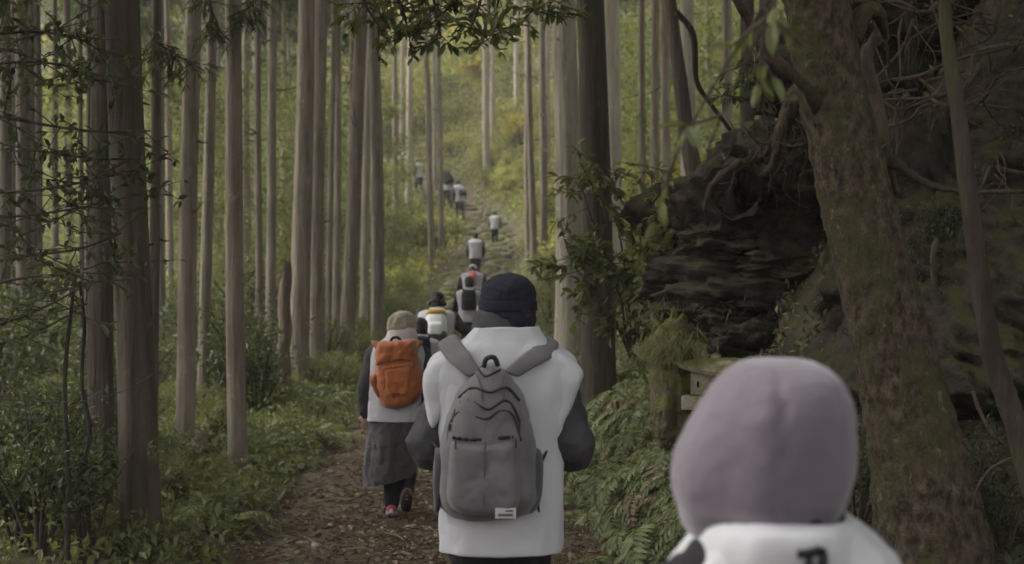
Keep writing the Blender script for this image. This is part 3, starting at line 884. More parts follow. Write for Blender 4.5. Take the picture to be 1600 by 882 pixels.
obj('trunk', V, F, OLDBARK, bt)
rgb = np.random.default_rng(9)
for k, (pts, r) in enumerate([
    ([px(1278, 178, 6.45), px(1262, 140, 6.3), px(1212, 92, 6.2), px(1180, 50, 6.2), px(1140, -20, 6.1)], [0.03, 0.028, 0.024, 0.022, 0.018]),
    ([px(1330, 60, 6.5), px(1352, 18, 6.5), px(1372, 22, 6.6), px(1385, 60, 6.7)], [0.05, 0.04, 0.035, 0.015])]):
    V, F = tube(pts, r, 10, 24, True, 0.25, 80 + k); obj('branch', V, F, BARK_MOSSY, bt)
for k in range(5):
    a = rgb.uniform(0, 6.28); s = q[-30 - 7 * k, :3]
    e = s + np.array([math.cos(a) * 2.2, math.sin(a) * 1.8, 1.2 + 0.4 * k]); V, F = tube([s, (s + e) / 2 + [0, 0, .3], e], [0.09, 0.06, 0.02], 8, 12, True, .2, k)
    obj('branch', V, F, BARK_MOSSY, bt)
# its evergreen crown, kept out of view, is spread and thickened to shade the bank
n = 26000
cl = rgb.normal(size=(170, 3)) * np.array([2.3, 2.4, 0.9]) + np.array([q[-1, 0] + 0.9, 7.2, 6.4])
P = cl[rgb.integers(0, 170, n)] + rgb.normal(size=(n, 3)) * 0.33
P[:, 2] = np.maximum(P[:, 2], np.maximum(3.9, CAMZ + 0.2 * P[:, 1] + 0.45) + rgb.uniform(0, 0.5, n))
V, F = leaves(P, rand_dirs(n, rgb), rand_dirs(n, rgb) * 0.6 + [0, 0, 1], rgb.uniform(0.09, 0.16, n), rgb.uniform(0.04, 0.06, n))
obj('crown', V, F, LEAF_DARK, bt, False)

def stem_thing(name, pts, r, label, cat, mat, seg=10, n=30, rough=0.2, seed=0):
    V, F = tube(pts, r, seg, n, True, rough, seed)
    return tag(obj_at(name, V, F, mat), label, cat)
def w2r(wp, Y): return wp / FPX * Y / 2
Y = 5.6
stem_thing('crooked_tree', [px(1475, -160, Y), px(1477, 30, Y), px(1495, 160, Y), px(1512, 290, Y), px(1530, 430, Y), px(1552, 560, Y), px(1592, 680, Y), px(1640, 860, Y), px(1660, 1000, Y)],
           [w2r(q_, Y) for q_ in (18, 20, 24, 28, 30, 32, 36, 40, 42)], 'thin crooked dark trunk at the right edge of the picture', 'tree', BARK_DARK, 16, 60, 0.15, 4)
Y = 8.6
stem_thing('dead_stem', [px(1418, -120, Y), px(1418, 0, Y), px(1425, 70, Y), px(1426, 118, Y), px(1440, 160, Y + .2)], [0.022, 0.024, 0.026, 0.03, 0.02], 'short dead stem hanging upright between leaning tree and crooked trunk', 'branch', BARK_DARK, 10, 24, 0.2, 8)
Y = 6.9
stem_thing('twisted_dead_branch', [px(1328, 25, Y), px(1352, 14, Y), px(1378, 45, Y), px(1358, 75, Y), px(1352, 105, Y), px(1368, 150, Y), px(1382, 230, Y), px(1398, 300, 7.4)],
           [0.012, 0.02, 0.034, 0.03, 0.04, 0.036, 0.03, 0.02], 'pale twisted dead branch curling beside the leaning tree trunk', 'branch', DEAD_DARK, 12, 50, 0.35, 3)
stem_thing('bent_branch', [px(1375, 232, 6.8), px(1400, 258, 6.8), px(1450, 288, 6.8), px(1500, 298, 6.7), px(1560, 300, 6.6), px(1680, 296, 6.6)], [0.04, 0.03, 0.018, 0.012, 0.01, 0.009],
           'mossy bent branch reaching right from the leaning tree behind the crooked trunk', 'branch', BARK_DARK, 10, 60, 0.6, 5)
for k, (pts, r, lab) in enumerate([
    ([px(1395, 125, 8), px(1440, 118, 7.9), px(1490, 95, 7.8), px(1560, 78, 7.9), px(1650, 55, 8)], 0.012, 'upper of two thin bare branches crossing near the top right corner'),
    ([px(1375, 200, 8), px(1420, 188, 7.9), px(1445, 165, 7.8), px(1500, 160, 7.9), px(1610, 175, 8)], 0.011, 'lower of two thin bare branches crossing behind the crooked trunk'),
    ([px(1520, 612, 5.9), px(1532, 645, 5.9), px(1552, 680, 5.9), px(1575, 700, 6.0)], 0.008, 'pale bare twig left of the foot of the crooked trunk'),
    ([px(1580, 715, 5.9), px(1545, 735, 5.9), px(1525, 770, 5.9), px(1515, 830, 6.0)], 0.005, 'thin arching twig near the bottom right corner'),
    ([px(1278, 560, 8.9), px(1295, 520, 8.8), px(1330, 485, 8.7), px(1350, 430, 8.7)], 0.012, 'thin root slanting down across the dark hollow'),
    ([px(1056, 18, 12), px(1083, 55, 12), px(1088, 125, 12), px(1112, 165, 12), px(1160, 228, 12), px(1185, 262, 11.6)], 0.028, 'bare dark branch bending down to the gnarled stump'),
    ([px(1455, 560, 7.6), px(1462, 480, 7.6), px(1458, 400, 7.6), px(1465, 375, 7.6)], 0.02, 'short pale stick upright behind the leaning tree')]):
    stem_thing('bare_branch', pts, [r, r, r * 0.85, r * 0.7, r * 0.6, r * 0.4][:len(pts)], lab, 'branch', DEAD_DARK if k != 5 else BARK_DARK, 7, 26, 0.2, 30 + k)
# dark leaning stem right of the thin cedars
Y = 13.0
stem_thing('leaning_stem_tree', [px(1030, -260, Y), px(1048, 0, Y), px(1062, 120, Y), px(1075, 220, Y), px(1090, 300, Y), px(1098, 380, Y)], [w2r(k_, Y) for k_ in (14, 18, 22, 26, 30, 34)],
           'dark brown leaning stem in front of the light scaly trunk', 'tree', BARK_RED, 14, 40, 0.12, 14)

# broken stump and fallen log on the left
Y = 18.2
b = px(442, 642, Y); b[2] = float(ground(b[0], Y)) - 0.1
hs = CAMZ + (441 - 408) / FPX * Y
V, F, ct = trunk_np(b, (b[0] + 0.03, Y, hs), 0.095, 0.075, 28, 40, 0.4, 0.1, 77)
top = V[:, 2] > hs - 0.02
V[-28:, 2] += np.where(np.cos(np.linspace(0, 2*np.pi, 28, endpoint=False)) < -0.2, -0.7, 0.0) + RNG.uniform(-0.1, 0.12, 28)
V[-56:-28, 2] = np.minimum(V[-56:-28, 2], V[-28:, 2] - 0.02)
F = np.vstack([F, [[len(V) - 28 + j for j in (0, 7, 14, 21)]]])
tag(obj_at('broken_stump', V, F, DEAD), 'tall broken stump with a splintered pale top beside the stout brown cedar', 'stump')
pts = []
for x_, y_ in ((346, 655), (325, 690), (300, 735), (262, 800)):
    d_ = hit(x_, y_) ; p = px(x_, y_, d_); p[2] += 0.16; pts.append(p)
stem_thing('fallen_log', pts, [0.06, 0.07, 0.078, 0.085], 'pale fallen log lying among ferns between two left cedars', 'log', DEAD, 14, 24, 0.15, 18)
# understory evergreens added at both sides so their crowns shade the foreground
def understory(x, y, h0, h1, rad, n, label, seed, mat=None):
    r = np.random.default_rng(seed)
    z = float(ground(x, y)); ro = empty('shade_evergreen', (x, y, z), label, 'tree')
    top = np.array([x + r.normal() * .2, y + r.normal() * .2, z + h1])
    V, F = tube([(x, y, z - .2), (x + .1, y, z + h0 * .6), top], [0.1, 0.08, 0.02], 12, 24, True, .15, seed); obj('trunk', V, F, BARK_DARK, ro)
    ncl = 80
    c = unit(r.normal(size=(ncl, 3))) * r.uniform(.3, 1, (ncl, 1)) * np.array([rad, rad, (h1 - h0) / 2]) + np.array([x, y, z + (h0 + h1) / 2])
    for k in range(8):
        s_ = np.array([x, y, z + h0 * .8 + k * .25]); V, F = tube([s_, (s_ + c[k]) / 2 + [0, 0, .15], c[k]], [.03, .02, .008], 6, 10, True, .2, k); obj('branch', V, F, BARK_DARK, ro)
    P = c[r.integers(0, ncl, n)] + r.normal(size=(n, 3)) * rad * .16
    LL = r.uniform(.07, .13, n)
    V, F = leaves(P, rand_dirs(n, r) + [0, 0, -.3], rand_dirs(n, r) * .6 + [0, 0, 1], LL, LL * .42)
    obj('crown', V, F, mat or LEAF_DARK, ro, False)
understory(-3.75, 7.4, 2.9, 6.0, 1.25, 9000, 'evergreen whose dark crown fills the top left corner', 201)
understory(3.4, 3.6, 3.2, 6.5, 1.7, 7000, 'evergreen added for shade beside the viewpoint, right of the crooked trunk', 203)
understory(-4.9, 4.6, 2.4, 6.5, 1.8, 9000, 'evergreen added for shade beside the viewpoint, left of the dark front trunks', 202)
understory(-5.6, 10.6, 2.4, 6.5, 1.7, 9000, 'evergreen added for shade behind the dark shrubs at the left edge', 206)
understory(-6.9, 13.8, 2.4, 7.0, 1.9, 9000, 'evergreen added for shade deeper in the dim stand at the left edge', 207)
understory(4.4, 8.6, 2.6, 6.2, 1.9, 9000, 'evergreen added for shade on the dark slope behind the crooked trunk', 204)
understory(3.5, 11.5, 2.2, 5.6, 1.4, 7000, 'evergreen added for shade above the overhanging boulder', 205)
# thin saplings and a bare vine at the left
for k, (pts, lab) in enumerate([
    ([(104, 860), (107, 700), (101, 560), (112, 440), (120, 380)], 'left one of two thin dark sapling stems at the lower left'),
    ([(128, 860), (122, 740), (140, 640), (128, 560), (132, 470), (124, 400)], 'right, crooked one of two thin dark sapling stems at the lower left')]):
    Y = 7.6 + 0.2 * k
    stem_thing('sapling', [px(a_, b_ + 40, Y) for a_, b_ in pts], np.linspace(0.016, 0.008, len(pts)), lab, 'sapling', BARK_DARK, 7, 30, 0.2, 50 + k)
Y = 7.2
stem_thing('bare_vine', [px(-20, 622, Y), px(60, 628, Y), px(130, 627, Y), px(190, 612, Y), px(222, 596, Y), px(238, 585, Y)], [0.003] * 6, 'thin bare vine stretched across the dark left trunks', 'vine', TWIG, 5, 30)

# ------------------------------------------------------------------ ferns
def fern_mesh(seed, nf=8, L=0.55, npin=15):
    rg = np.random.default_rng(seed)
    Vs, Fs, off = [], [], 0
    for i in range(nf):
        a = i / nf * 6.28 + rg.uniform(-0.35, 0.35); l = L * rg.uniform(0.65, 1.15)
        t = np.linspace(0, 1, npin + 2)
        rise = rg.uniform(0.35, 0.75); 
        out = l * (t * 0.92); up = l * (rise * t * 1.5 - (rise * 1.0 + 0.35) * t ** 2.1)
        R_ = np.column_stack([out * math.cos(a), out * math.sin(a), up])
        T_ = unit(np.gradient(R_, axis=0))
        side = np.array([-math.sin(a), math.cos(a), 0.0])
        nrm = unit(np.cross(T_, side))
        k = np.arange(2, npin + 2)
        pl = l * 0.235 * np.sin(np.clip(t[k] * 1.02, 0, 1) * np.pi * 0.93 + 0.2) ** 0.8 + 0.008
        for sgn in (-1, 1):
            D = side * sgn * 0.9 + T_[k] * 0.5 - nrm[k] * 0.12 * 0 + np.array([0, 0, -0.22])
            V, F = leaves(R_[k], D + rg.normal(size=D.shape) * 0.06, nrm[k] + rg.normal(size=D.shape) * 0.1, pl * rg.uniform(.85, 1.1, len(k)), l / npin * 0.9, 0.1)
            Vs.append(V); Fs.append(F + off); off += len(V)
        V, F = tube(R_[::3], np.linspace(0.0035, 0.001, len(R_[::3])), 3, None, False)
        F = np.array([(f[0], f[1], f[2]) for f in F] + [(f[0], f[2], f[3]) for f in F])
        Vs.append(V); Fs.append(F + off); off += len(V)
    return raw_mesh('fern_plant', np.concatenate(Vs), np.concatenate(Fs), FERN, False)
FERNS = [fern_mesh(700 + k, 7 + k % 4, 0.5 + 0.06 * (k % 3)) for k in range(6)]
rg = np.random.default_rng(21)
def clear_of_trees(x, y, m=0.1):
    return all((x - a) ** 2 + (y - b_) ** 2 > (r_ + m) ** 2 for a, b_, r_ in TREES)
def slope_align(x, y, k=0.6):
    e = 0.1
    gxn = -(float(ground(x + e, y, False)) - float(ground(x - e, y, False))) / (2 * e) * k
    gyn = -(float(ground(x, y + e, False)) - float(ground(x, y - e, False))) / (2 * e) * k
    return Vector((gxn, gyn, 1)).normalized()
def place(me, x, y, s, name, label, cat, group, sink=0.0, k=0.6):
    o = link(name, me, None, (x, y, float(surf(x, y)) - sink))
    qn = slope_align(x, y, k).to_track_quat('Z', 'Y') @ Matrix.Rotation(rg.uniform(0, 6.28), 3, 'Z').to_quaternion()
    o.rotation_mode = 'QUATERNION'; o.rotation_quaternion = qn
    o.scale = (s, s, s)
    return tag(o, label, cat, group)
# right bank
n = 0
while n < 105:
    y = rg.uniform(7.6, 15.5) if n < 85 else rg.uniform(15, 24); d = 0.75 + abs(rg.normal()) * 0.62
    x = float(path_x(y)) + float(path_half(y)) - 0.95 + d
    u = 800 + x / y * FPX; 
    if not clear_of_trees(x, y, 0.05): continue
    if u > 1120 + 400 * (y < 8.5) : continue
    place(FERNS[n % 6], x, y, rg.uniform(0.45, 0.95), 'fern_plant', 'green fern on the steep bank right of the path', 'fern', 'ferns on the right bank', 0.02)
    n += 1
# left of the path
for (a_, b_, s_) in ((955, 720, 1.5), (985, 800, 1.6), (1015, 745, 1.5), (940, 640, 1.3), (1000, 690, 1.4), (1040, 830, 1.5), (915, 700, 1.1), (970, 850, 1.3), (1025, 790, 1.3), (895, 650, 1.1), (960, 600, 1.2), (1005, 640, 1.2)):
    Y_ = hit(a_, b_, 6.0); place(FERNS[int(a_) % 6], (a_ - 800) / FPX * Y_, Y_, s_ * 0.6, 'fern_plant', 'green fern on the steep bank right of the path', 'fern', 'ferns on the right bank', 0.0)
for i_ in range(34):
    a_, b_ = rg.uniform(270, 560), rg.uniform(610, 800)
    if a_ > 420 + (800 - b_) * 0.85 : continue
    Y_ = hit(a_, b_, 6.0); place(FERNS[i_ % 6], (a_ - 800) / FPX * Y_, Y_, rg.uniform(.7, 1.05), 'fern_plant', 'green fern in the undergrowth left of the path', 'fern', 'ferns left of the path', 0.0)
DEADFERN = []
for m_ in FERNS[:3]:
    c_ = m_.copy(); c_.materials.clear(); c_.materials.append(LITTER); DEADFERN.append(c_)
n = 0
while n < 14:
    y = rg.uniform(8.2, 13); x = float(path_x(y)) + float(path_half(y)) + abs(rg.normal()) * 0.5
    if 800 + x / y * FPX > 1080: continue
    place(DEADFERN[n % 3], x, y, rg.uniform(0.5, 0.8), 'fern_plant', 'withered brown fern on the steep bank right of the path', 'fern', 'withered ferns on the right bank', 0.02); n += 1
n = 0
while n < 75:
    y = rg.uniform(8.2, 20); d = 1.15 + abs(rg.normal()) * 1.0
    x = float(path_x(y)) - float(path_half(y)) + 0.9 - d
    if not clear_of_trees(x, y, 0.05): continue
    place(FERNS[n % 6], x, y, rg.uniform(0.5, 0.95), 'fern_plant', 'green fern in the undergrowth left of the path', 'fern', 'ferns left of the path', 0.02)
    n += 1

# ------------------------------------------------------------------ shrubs: stems and foliage, shared meshes
def shrub_meshes(seed, nl, rad, hgt, L, nclump, mat, nst=6):
    rg = np.random.default_rng(seed)
    mb = MB(); cl = []
    for i in range(nst):
        a = rg.uniform(0, 6.28); rr = rad * rg.uniform(0.3, 0.95); h = hgt * rg.uniform(0.55, 1.0)
        e = np.array([math.cos(a) * rr, math.sin(a) * rr, h]); m_ = e * 0.5 + np.array([0, 0, 0.12 * hgt]) + rg.normal(size=3) * 0.06 * rad
        pts = [np.array([0, 0, -0.1]), m_, e]
        mb.add(*tube(pts, [0.012 * hgt + 0.004, 0.008 * hgt + 0.003, 0.003], 5, 7))
        s = smooth_pts(pts, 9)
        for k in range(max(1, nclump // nst)):
            p = s[rg.integers(3, 9)] + rg.normal(size=3) * np.array([0.2, 0.2, 0.1]) * rad
            p[2] = max(p[2], 0.08 * hgt); cl.append(p)
    cl = np.array(cl)
    P = cl[rg.integers(0, len(cl), nl)] + rg.normal(size=(nl, 3)) * rad * np.array([0.13, 0.13, 0.08])
    P[:, 2] = np.abs(P[:, 2])
    D = unit(P * np.array([1, 1, 0.2])) * 0.7 + rand_dirs(nl, rg) * 0.8 + np.array([0, 0, -0.15])
    N = np.array([0, 0, 1.0]) + rand_dirs(nl, rg) * 0.6
    LL = L * rg.uniform(0.6, 1.3, nl)
    V, F = leaves(P, D, N, LL, LL * rg.uniform(0.36, 0.5, nl), 0.2)
    return raw_mesh('foliage', V, F, mat, False), raw_mesh('stems', mb.V(), mb.f, TWIG)
SH = {
 'dark': [shrub_meshes(800 + k, 900, 0.65, 1.2, 0.075, 36, LEAF_DARK, 7) for k in range(4)],
 'mid': [shrub_meshes(820 + k, 1100, 0.6, 0.8, 0.065, 42, LEAF_MID, 8) for k in range(4)],
 'light': [shrub_meshes(840 + k, 1300, 0.9, 1.3, 0.1, 44, LEAF_LIGHT, 8) for k in range(4)],
 'yellow': [shrub_meshes(860 + k, 1000, 0.9, 1.4, 0.1, 40, LEAF_YELLOW, 8) for k in range(2)],
}
def shrub(kind, x, y, s, label, group=None, k=0, sz=1.0):
    fm, sm = SH[kind][k % len(SH[kind])]
    ro = empty('shrub', (x, y, float(ground(x, y)) - 0.03), label, 'shrub', group, rg.uniform(0, 6.28))
    a = link('foliage', fm, ro); b_ = link('stems', sm, ro)
    a.scale = b_.scale = (s, s, s * sz)
    return ro
def band(kind, n, fy, fx, s, label, group, sz=1.0, frame=True):
    i = 0; tries = 0
    while i < n and tries < 5000:
        tries += 1
        y = fy(); x = fx(y)
        if frame and not (-60 < 800 + x / y * FPX < 1660): continue
        if abs(x - float(path_x(y))) < float(path_half(y)) + 0.25 + 0.35 * s or not clear_of_trees(x, y, 0.12): continue
        shrub(kind, x, y, rg.uniform(*s if isinstance(s, tuple) else (s * 0.7, s * 1.2)), label, group, i, sz); i += 1
U = rg.uniform
band('mid', 60, lambda: U(9.5, 22), lambda y: float(path_x(y)) - 1.1 - abs(rg.normal()) * 2.2, 0.55, 'low leafy shrub between the cedar trunks left of the path', 'low shrubs left of the path')
band('mid', 60, lambda: U(22, 46), lambda y: float(path_x(y)) - 1.3 - abs(rg.normal()) * 4.5, 0.9, 'leafy shrub farther back under the cedars left of the path', 'shrubs farther back on the left')
band('mid', 55, lambda: U(45, 80), lambda y: float(path_x(y)) - 1.6 - abs(rg.normal()) * 6, 1.5, 'light green shrub on the slope left of the stone steps', 'light shrubs left of the steps')
band('light', 50, lambda: U(34, 80), lambda y: float(path_x(y)) + 1.6 + abs(rg.normal()) * 5, 1.0, 'light green shrub on the slope right of the stone steps', 'light shrubs right of the steps')
band('yellow', 12, lambda: U(55, 78), lambda y: float(path_x(y)) + 2.5 + abs(rg.normal()) * 6, 1.1, 'yellowish shrub on the far slope right of the steps', 'yellow shrubs right of the steps')
band('yellow', 5, lambda: U(27, 34), lambda y: U(1000, 1130) / FPX * y - 800 / FPX * y, 0.9, 'yellow-leaved shrub behind the thin cedars on the right', 'yellow shrubs behind thin cedars')
band('mid', 40, lambda: U(15, 34), lambda y: float(path_x(y)) + 1.5 + abs(rg.normal()) * 2.6, 0.75, 'leafy shrub on the bank among the cedars right of the path', 'shrubs on the right bank')
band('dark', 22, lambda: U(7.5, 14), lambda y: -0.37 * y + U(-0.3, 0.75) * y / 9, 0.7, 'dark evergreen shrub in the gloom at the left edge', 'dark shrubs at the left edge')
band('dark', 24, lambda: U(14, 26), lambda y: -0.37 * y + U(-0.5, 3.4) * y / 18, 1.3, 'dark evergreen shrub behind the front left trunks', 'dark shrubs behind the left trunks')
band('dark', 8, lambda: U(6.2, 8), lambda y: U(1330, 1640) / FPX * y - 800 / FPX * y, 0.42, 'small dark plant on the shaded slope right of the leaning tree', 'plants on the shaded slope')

# leafy saplings in front: left dark branches, shrub by the dark trunk
def leafy(name, label, cat, limbs, n_tw, per, L, mat, seed, tw=0.35, droop=-0.25, wr=0.42, six=True, spread=1.0, flat=0.5, group=None, legs=None):
    rg_ = np.random.default_rng(seed)
    allp = np.vstack([np.asarray(l_[0]) for l_ in limbs])
    ro = empty(name, allp[0], label, cat, group)
    P, D, N = [], [], []
    for k, (pts, r0) in enumerate(limbs):
        rr = np.linspace(r0, r0 * 0.3, len(pts))
        V, F = tube(pts, rr, 7, 6 * len(pts), True, 0.15, seed + k); obj('branch', V, F, BARK_DARK, ro)
        s = smooth_pts(pts, 40)
        mb = MB()
        for i in range(n_tw):
            b0 = s[int(rg_.integers(6, 40))]
            d = unit(rg_.normal(size=3) * np.array([1, 1, 0.5]) * spread + np.array([0, 0, droop]))
            l = tw * rg_.uniform(0.5, 1.2); e = b0 + d * l + np.array([0, 0, droop * l * 0.4])
            mb.add(*tube([b0, (b0 + e) / 2, e], [0.004, 0.003, 0.0015], 4, 5))
            t = rg_.uniform(0.25, 1.05, per)[:, None]
            P.append(b0 + (e - b0) * t); D.append(d + rg_.normal(size=(per, 3)) * 0.75 + np.array([0, 0, droop])); N.append(np.array([0, 0, 1]) + rg_.normal(size=(per, 3)) * flat)
        mb.obj('twigs', TWIG, ro)['kind'] = 'stuff'
    P, D, N = map(np.concatenate, (P, D, N)); n_ = len(P); LL = L * rg_.uniform(0.6, 1.25, n_)
    V, F = leaves(P, D, N, LL, LL * wr, 0.18, six)
    obj('leaves', V, F, mat, ro, False)
    return ro
# overhanging evergreen branches at the top centre
Y = 8.6
leafy('overhanging_branch', 'dark evergreen branch hanging into the top of the picture, left of centre', 'branch',
      [([px(520, -260, Y + 1), px(560, -120, Y), px(620, -10, Y), px(640, 60, Y - .1)], 0.02), ([px(520, -200, Y), px(580, -80, Y - .3), px(570, 0, Y - .3), px(600, 50, Y - .3)], 0.015),
       ([px(600, -200, Y), px(660, -60, Y), px(680, 10, Y), px(690, 60, Y)], 0.014)], 22, 9, 0.075, LEAF_MID, 31, 0.22)
leafy('overhanging_branch', 'dark evergreen branch hanging into the top of the picture at the centre', 'branch',
      [([px(840, -260, Y + 1), px(780, -110, Y), px(720, -10, Y), px(672, 40, Y - .1)], 0.02), ([px(820, -200, Y), px(770, -60, Y - .2), px(745, 20, Y - .2), px(735, 45, Y - .2)], 0.015),
       ([px(800, -160, Y), px(785, -40, Y), px(775, 20, Y), px(765, 60, Y)], 0.012)], 19, 9, 0.075, LEAF_MID, 32, 0.2)
leafy('overhanging_branch', 'dark evergreen branch hanging in front of the pale cedar at the top', 'branch',
      [([px(960, -260, Y + 1.5), px(900, -110, Y + .6), px(860, -20, Y + .6), px(820, 30, Y + .6)], 0.016), ([px(950, -200, Y + 1), px(890, -60, Y + .6), px(862, 0, Y + .6), px(855, 25, Y + .6)], 0.012)], 18, 9, 0.08, LEAF_MID, 33, 0.2)
# blurred leaves close to the lens at the right
Y = 2.7
leafy('near_leafy_twig', 'blurred leafy twig close by, in front of the leaning stem', 'branch',
      [([px(1330, -190, 3.1), px(1240, -60, 2.9), px(1130, 110, Y), px(1060, 235, Y), px(1035, 300, Y)], 0.005), ([px(1240, -60, 2.9), px(1190, 40, Y), px(1120, 200, Y), px(1095, 270, Y)], 0.004)], 5, 4, 0.062, LEAF_MID, 34, 0.12, -0.5, 0.38)
# left: dark sprays of leaves in front of the trunks
for k, (pts, lab, nt_, L_) in enumerate([
    ([px(-60, 60, 8), px(40, 50, 7.8), px(120, 60, 7.7), px(170, 90, 7.7)], 'topmost dark leafy spray at the left edge', 46, 0.075),
    ([px(-60, 170, 8), px(40, 190, 7.8), px(140, 205, 7.6), px(235, 205, 7.5)], 'dark leafy spray crossing the thick left trunks near the top', 34, 0.07),
    ([px(-60, 300, 8), px(30, 300, 7.8), px(130, 285, 7.6), px(215, 265, 7.5)], 'dark leafy spray crossing the thick left trunks at mid height', 46, 0.07),
    ([px(-60, 420, 8), px(40, 400, 7.8), px(120, 390, 7.6), px(190, 365, 7.6)], 'dark leafy spray low in front of the left trunks', 46, 0.07),
    ([px(-60, 520, 7.6), px(20, 500, 7.5), px(90, 470, 7.5), px(140, 440, 7.4)], 'lowest dark leafy spray at the left edge', 40, 0.065)]):
    leafy('leafy_spray', lab, 'branch', [(pts, 0.012), ([p + np.array([-.1, .3, -.12]) for p in pts], 0.01)], nt_ // 2, 8, L_ * 0.9, LEAF_DARK, 50 + k, 0.34, -0.1)
Y = 10.8
leafy('bushy_sapling', 'bushy evergreen sapling in front of the dark trunk by the path', 'sapling',
      [([px(985, 560, Y), px(965, 450, Y), px(930, 360, Y), px(905, 280, Y)], 0.012), ([px(985, 560, Y), px(980, 450, Y), px(960, 330, Y), px(930, 255, Y)], 0.012), ([px(990, 540, Y), px(1020, 430, Y), px(1050, 370, Y), px(1075, 330, Y)], 0.012),
       ([px(985, 560, Y), px(950, 480, Y), px(900, 420, Y), px(880, 370, Y)], 0.01)], 30, 13, 0.1, LEAF_MID, 61, 0.3, -0.15, 0.38)
leafy('bushy_sapling', 'leafy sapling between the bushy one and the hollow log', 'sapling',
      [([px(1060, 520, 10.4), px(1070, 430, 10.4), px(1060, 340, 10.4), px(1010, 260, 10.4)], 0.01), ([px(1060, 500, 10.4), px(1040, 420, 10.5), px(1005, 380, 10.5)], 0.01)], 30, 11, 0.085, LEAF_MID, 62, 0.28, -0.1)
leafy('conifer_bough', 'dark drooping conifer bough at the top beside the thick left trunk', 'branch',
      [([px(225, 40, 10.5), px(245, 65, 10.4), px(275, 85, 10.4), px(300, 100, 10.4)], 0.012), ([px(300, -60, 12), px(330, 10, 12), px(330, 50, 12)], 0.012), ([px(440, -80, 12), px(400, -10, 12), px(380, 20, 12)], 0.012)], 30, 14, 0.1, NEEDLE, 63, 0.2, -0.7, 0.12, False)
leafy('hanging_sprig', 'sprig of leaves hanging by the trunk left of the tangled roots', 'branch',
      [([px(1175, 30, 9.5), px(1172, 90, 9.4), px(1160, 130, 9.4), px(1130, 150, 9.4)], 0.008), ([px(1185, 60, 9.5), px(1180, 110, 9.5), px(1190, 140, 9.5)], 0.006)], 14, 8, 0.085, LEAF_DARK, 64, 0.2, -0.3, 0.3)

# ------------------------------------------------------------------ stuff: ground cover, hillside foliage, litter, grass, twigs, pebbles
def cover(name, label, n, fy, fd, L, mat, seed, hgt=0.2, clump=9, cs=0.1):
    r = np.random.default_rng(seed)
    m_ = n // clump
    y = fy(r, m_); x = path_x(y) + fd(r, m_, y)
    y = np.repeat(y, clump) + r.normal(size=m_ * clump) * cs; x = np.repeat(x, clump) + r.normal(size=m_ * clump) * cs
    P = np.column_stack([x, y, ground(x, y) + np.abs(r.normal(size=len(x))) * hgt])
    nn = len(P); LL = L * r.uniform(0.5, 1.3, nn)
    V, F = leaves(P, rand_dirs(nn, r) + [0, 0, 0.25], rand_dirs(nn, r) * 0.6 + [0, 0, 1], LL, LL * 0.48, 0.2)
    return tag(obj(name, V, F, mat, None, False), label, 'ground cover', None, 'stuff')
cover('ground_cover', 'low leafy ground cover under the cedars left of the path', 90000, lambda r, n: r.uniform(7.5, 42, n), lambda r, n, y: -path_half(y) - 0.12 - np.abs(r.normal(size=n)) * (2.0 + y * 0.13), 0.075, LEAF_MID, 1, 0.1, 9, 0.13)
cover('bank_cover', 'small leafy plants covering the bank right of the path', 50000, lambda r, n: r.uniform(7.5, 40, n), lambda r, n, y: path_half(y) + np.abs(r.normal(size=n)) * (0.6 + y * 0.1), 0.06, LEAF_MID, 2, 0.07, 9, 0.1)
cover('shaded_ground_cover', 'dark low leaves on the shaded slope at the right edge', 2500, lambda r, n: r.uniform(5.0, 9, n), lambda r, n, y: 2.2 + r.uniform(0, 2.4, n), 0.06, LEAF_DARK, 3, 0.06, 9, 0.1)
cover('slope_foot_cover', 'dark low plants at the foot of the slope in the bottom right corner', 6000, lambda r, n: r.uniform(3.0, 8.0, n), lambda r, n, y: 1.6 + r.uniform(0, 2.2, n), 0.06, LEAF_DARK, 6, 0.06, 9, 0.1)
cover('slope_cover', 'light green undergrowth covering the slopes beside the steps', 80000, lambda r, n: r.uniform(38, 92, n), lambda r, n, y: np.where(r.random(n) < 0.5, -1, 1) * (1.5 + np.abs(r.normal(size=n)) * 8), 0.16, LEAF_LIGHT, 4, 0.25, 12, 0.3)
r = np.random.default_rng(8)
def hill(name, label, n, ncl, mat, seed, y0, y1, hmax, L):
    r = np.random.default_rng(seed)
    cy_ = r.uniform(y0, y1, ncl); cx_ = r.uniform(-0.4, 0.4, ncl) * cy_
    cz_ = ground(cx_, cy_, False) + r.uniform(0, 1, ncl) ** 1.5 * hmax
    k = r.integers(0, ncl, n); s = r.uniform(0.5, 1.5, ncl)[k][:, None]
    P = np.column_stack([cx_, cy_, cz_])[k] + r.normal(size=(n, 3)) * np.array([0.75, 0.75, 0.45]) * s
    LL = L * r.uniform(0.6, 1.4, n)
    V, F = leaves(P, rand_dirs(n, r) + [0, 0, -0.2], rand_dirs(n, r) * 0.7 + [0, 0, 1], LL, LL * 0.45, 0.2)
    return tag(obj(name, V, F, mat, None, False), label, 'foliage', None, 'stuff')
cover('bend_cover', 'green undergrowth on the slope above the bend of the path', 40000, lambda r, n: r.uniform(64, 95, n), lambda r, n, y: np.where(r.random(n) < 0.25, -1.3 - np.abs(r.normal(size=n)) * 5, 1.3 + np.abs(r.normal(size=n)) * 6), 0.2, LEAF_LIGHT, 5, 0.35, 12, 0.4)
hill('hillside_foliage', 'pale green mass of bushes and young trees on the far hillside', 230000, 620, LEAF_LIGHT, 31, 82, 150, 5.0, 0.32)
hill('yellow_hillside_foliage', 'yellowish young foliage on the far hillside', 60000, 150, LEAF_YELLOW, 32, 84, 140, 5.0, 0.3)
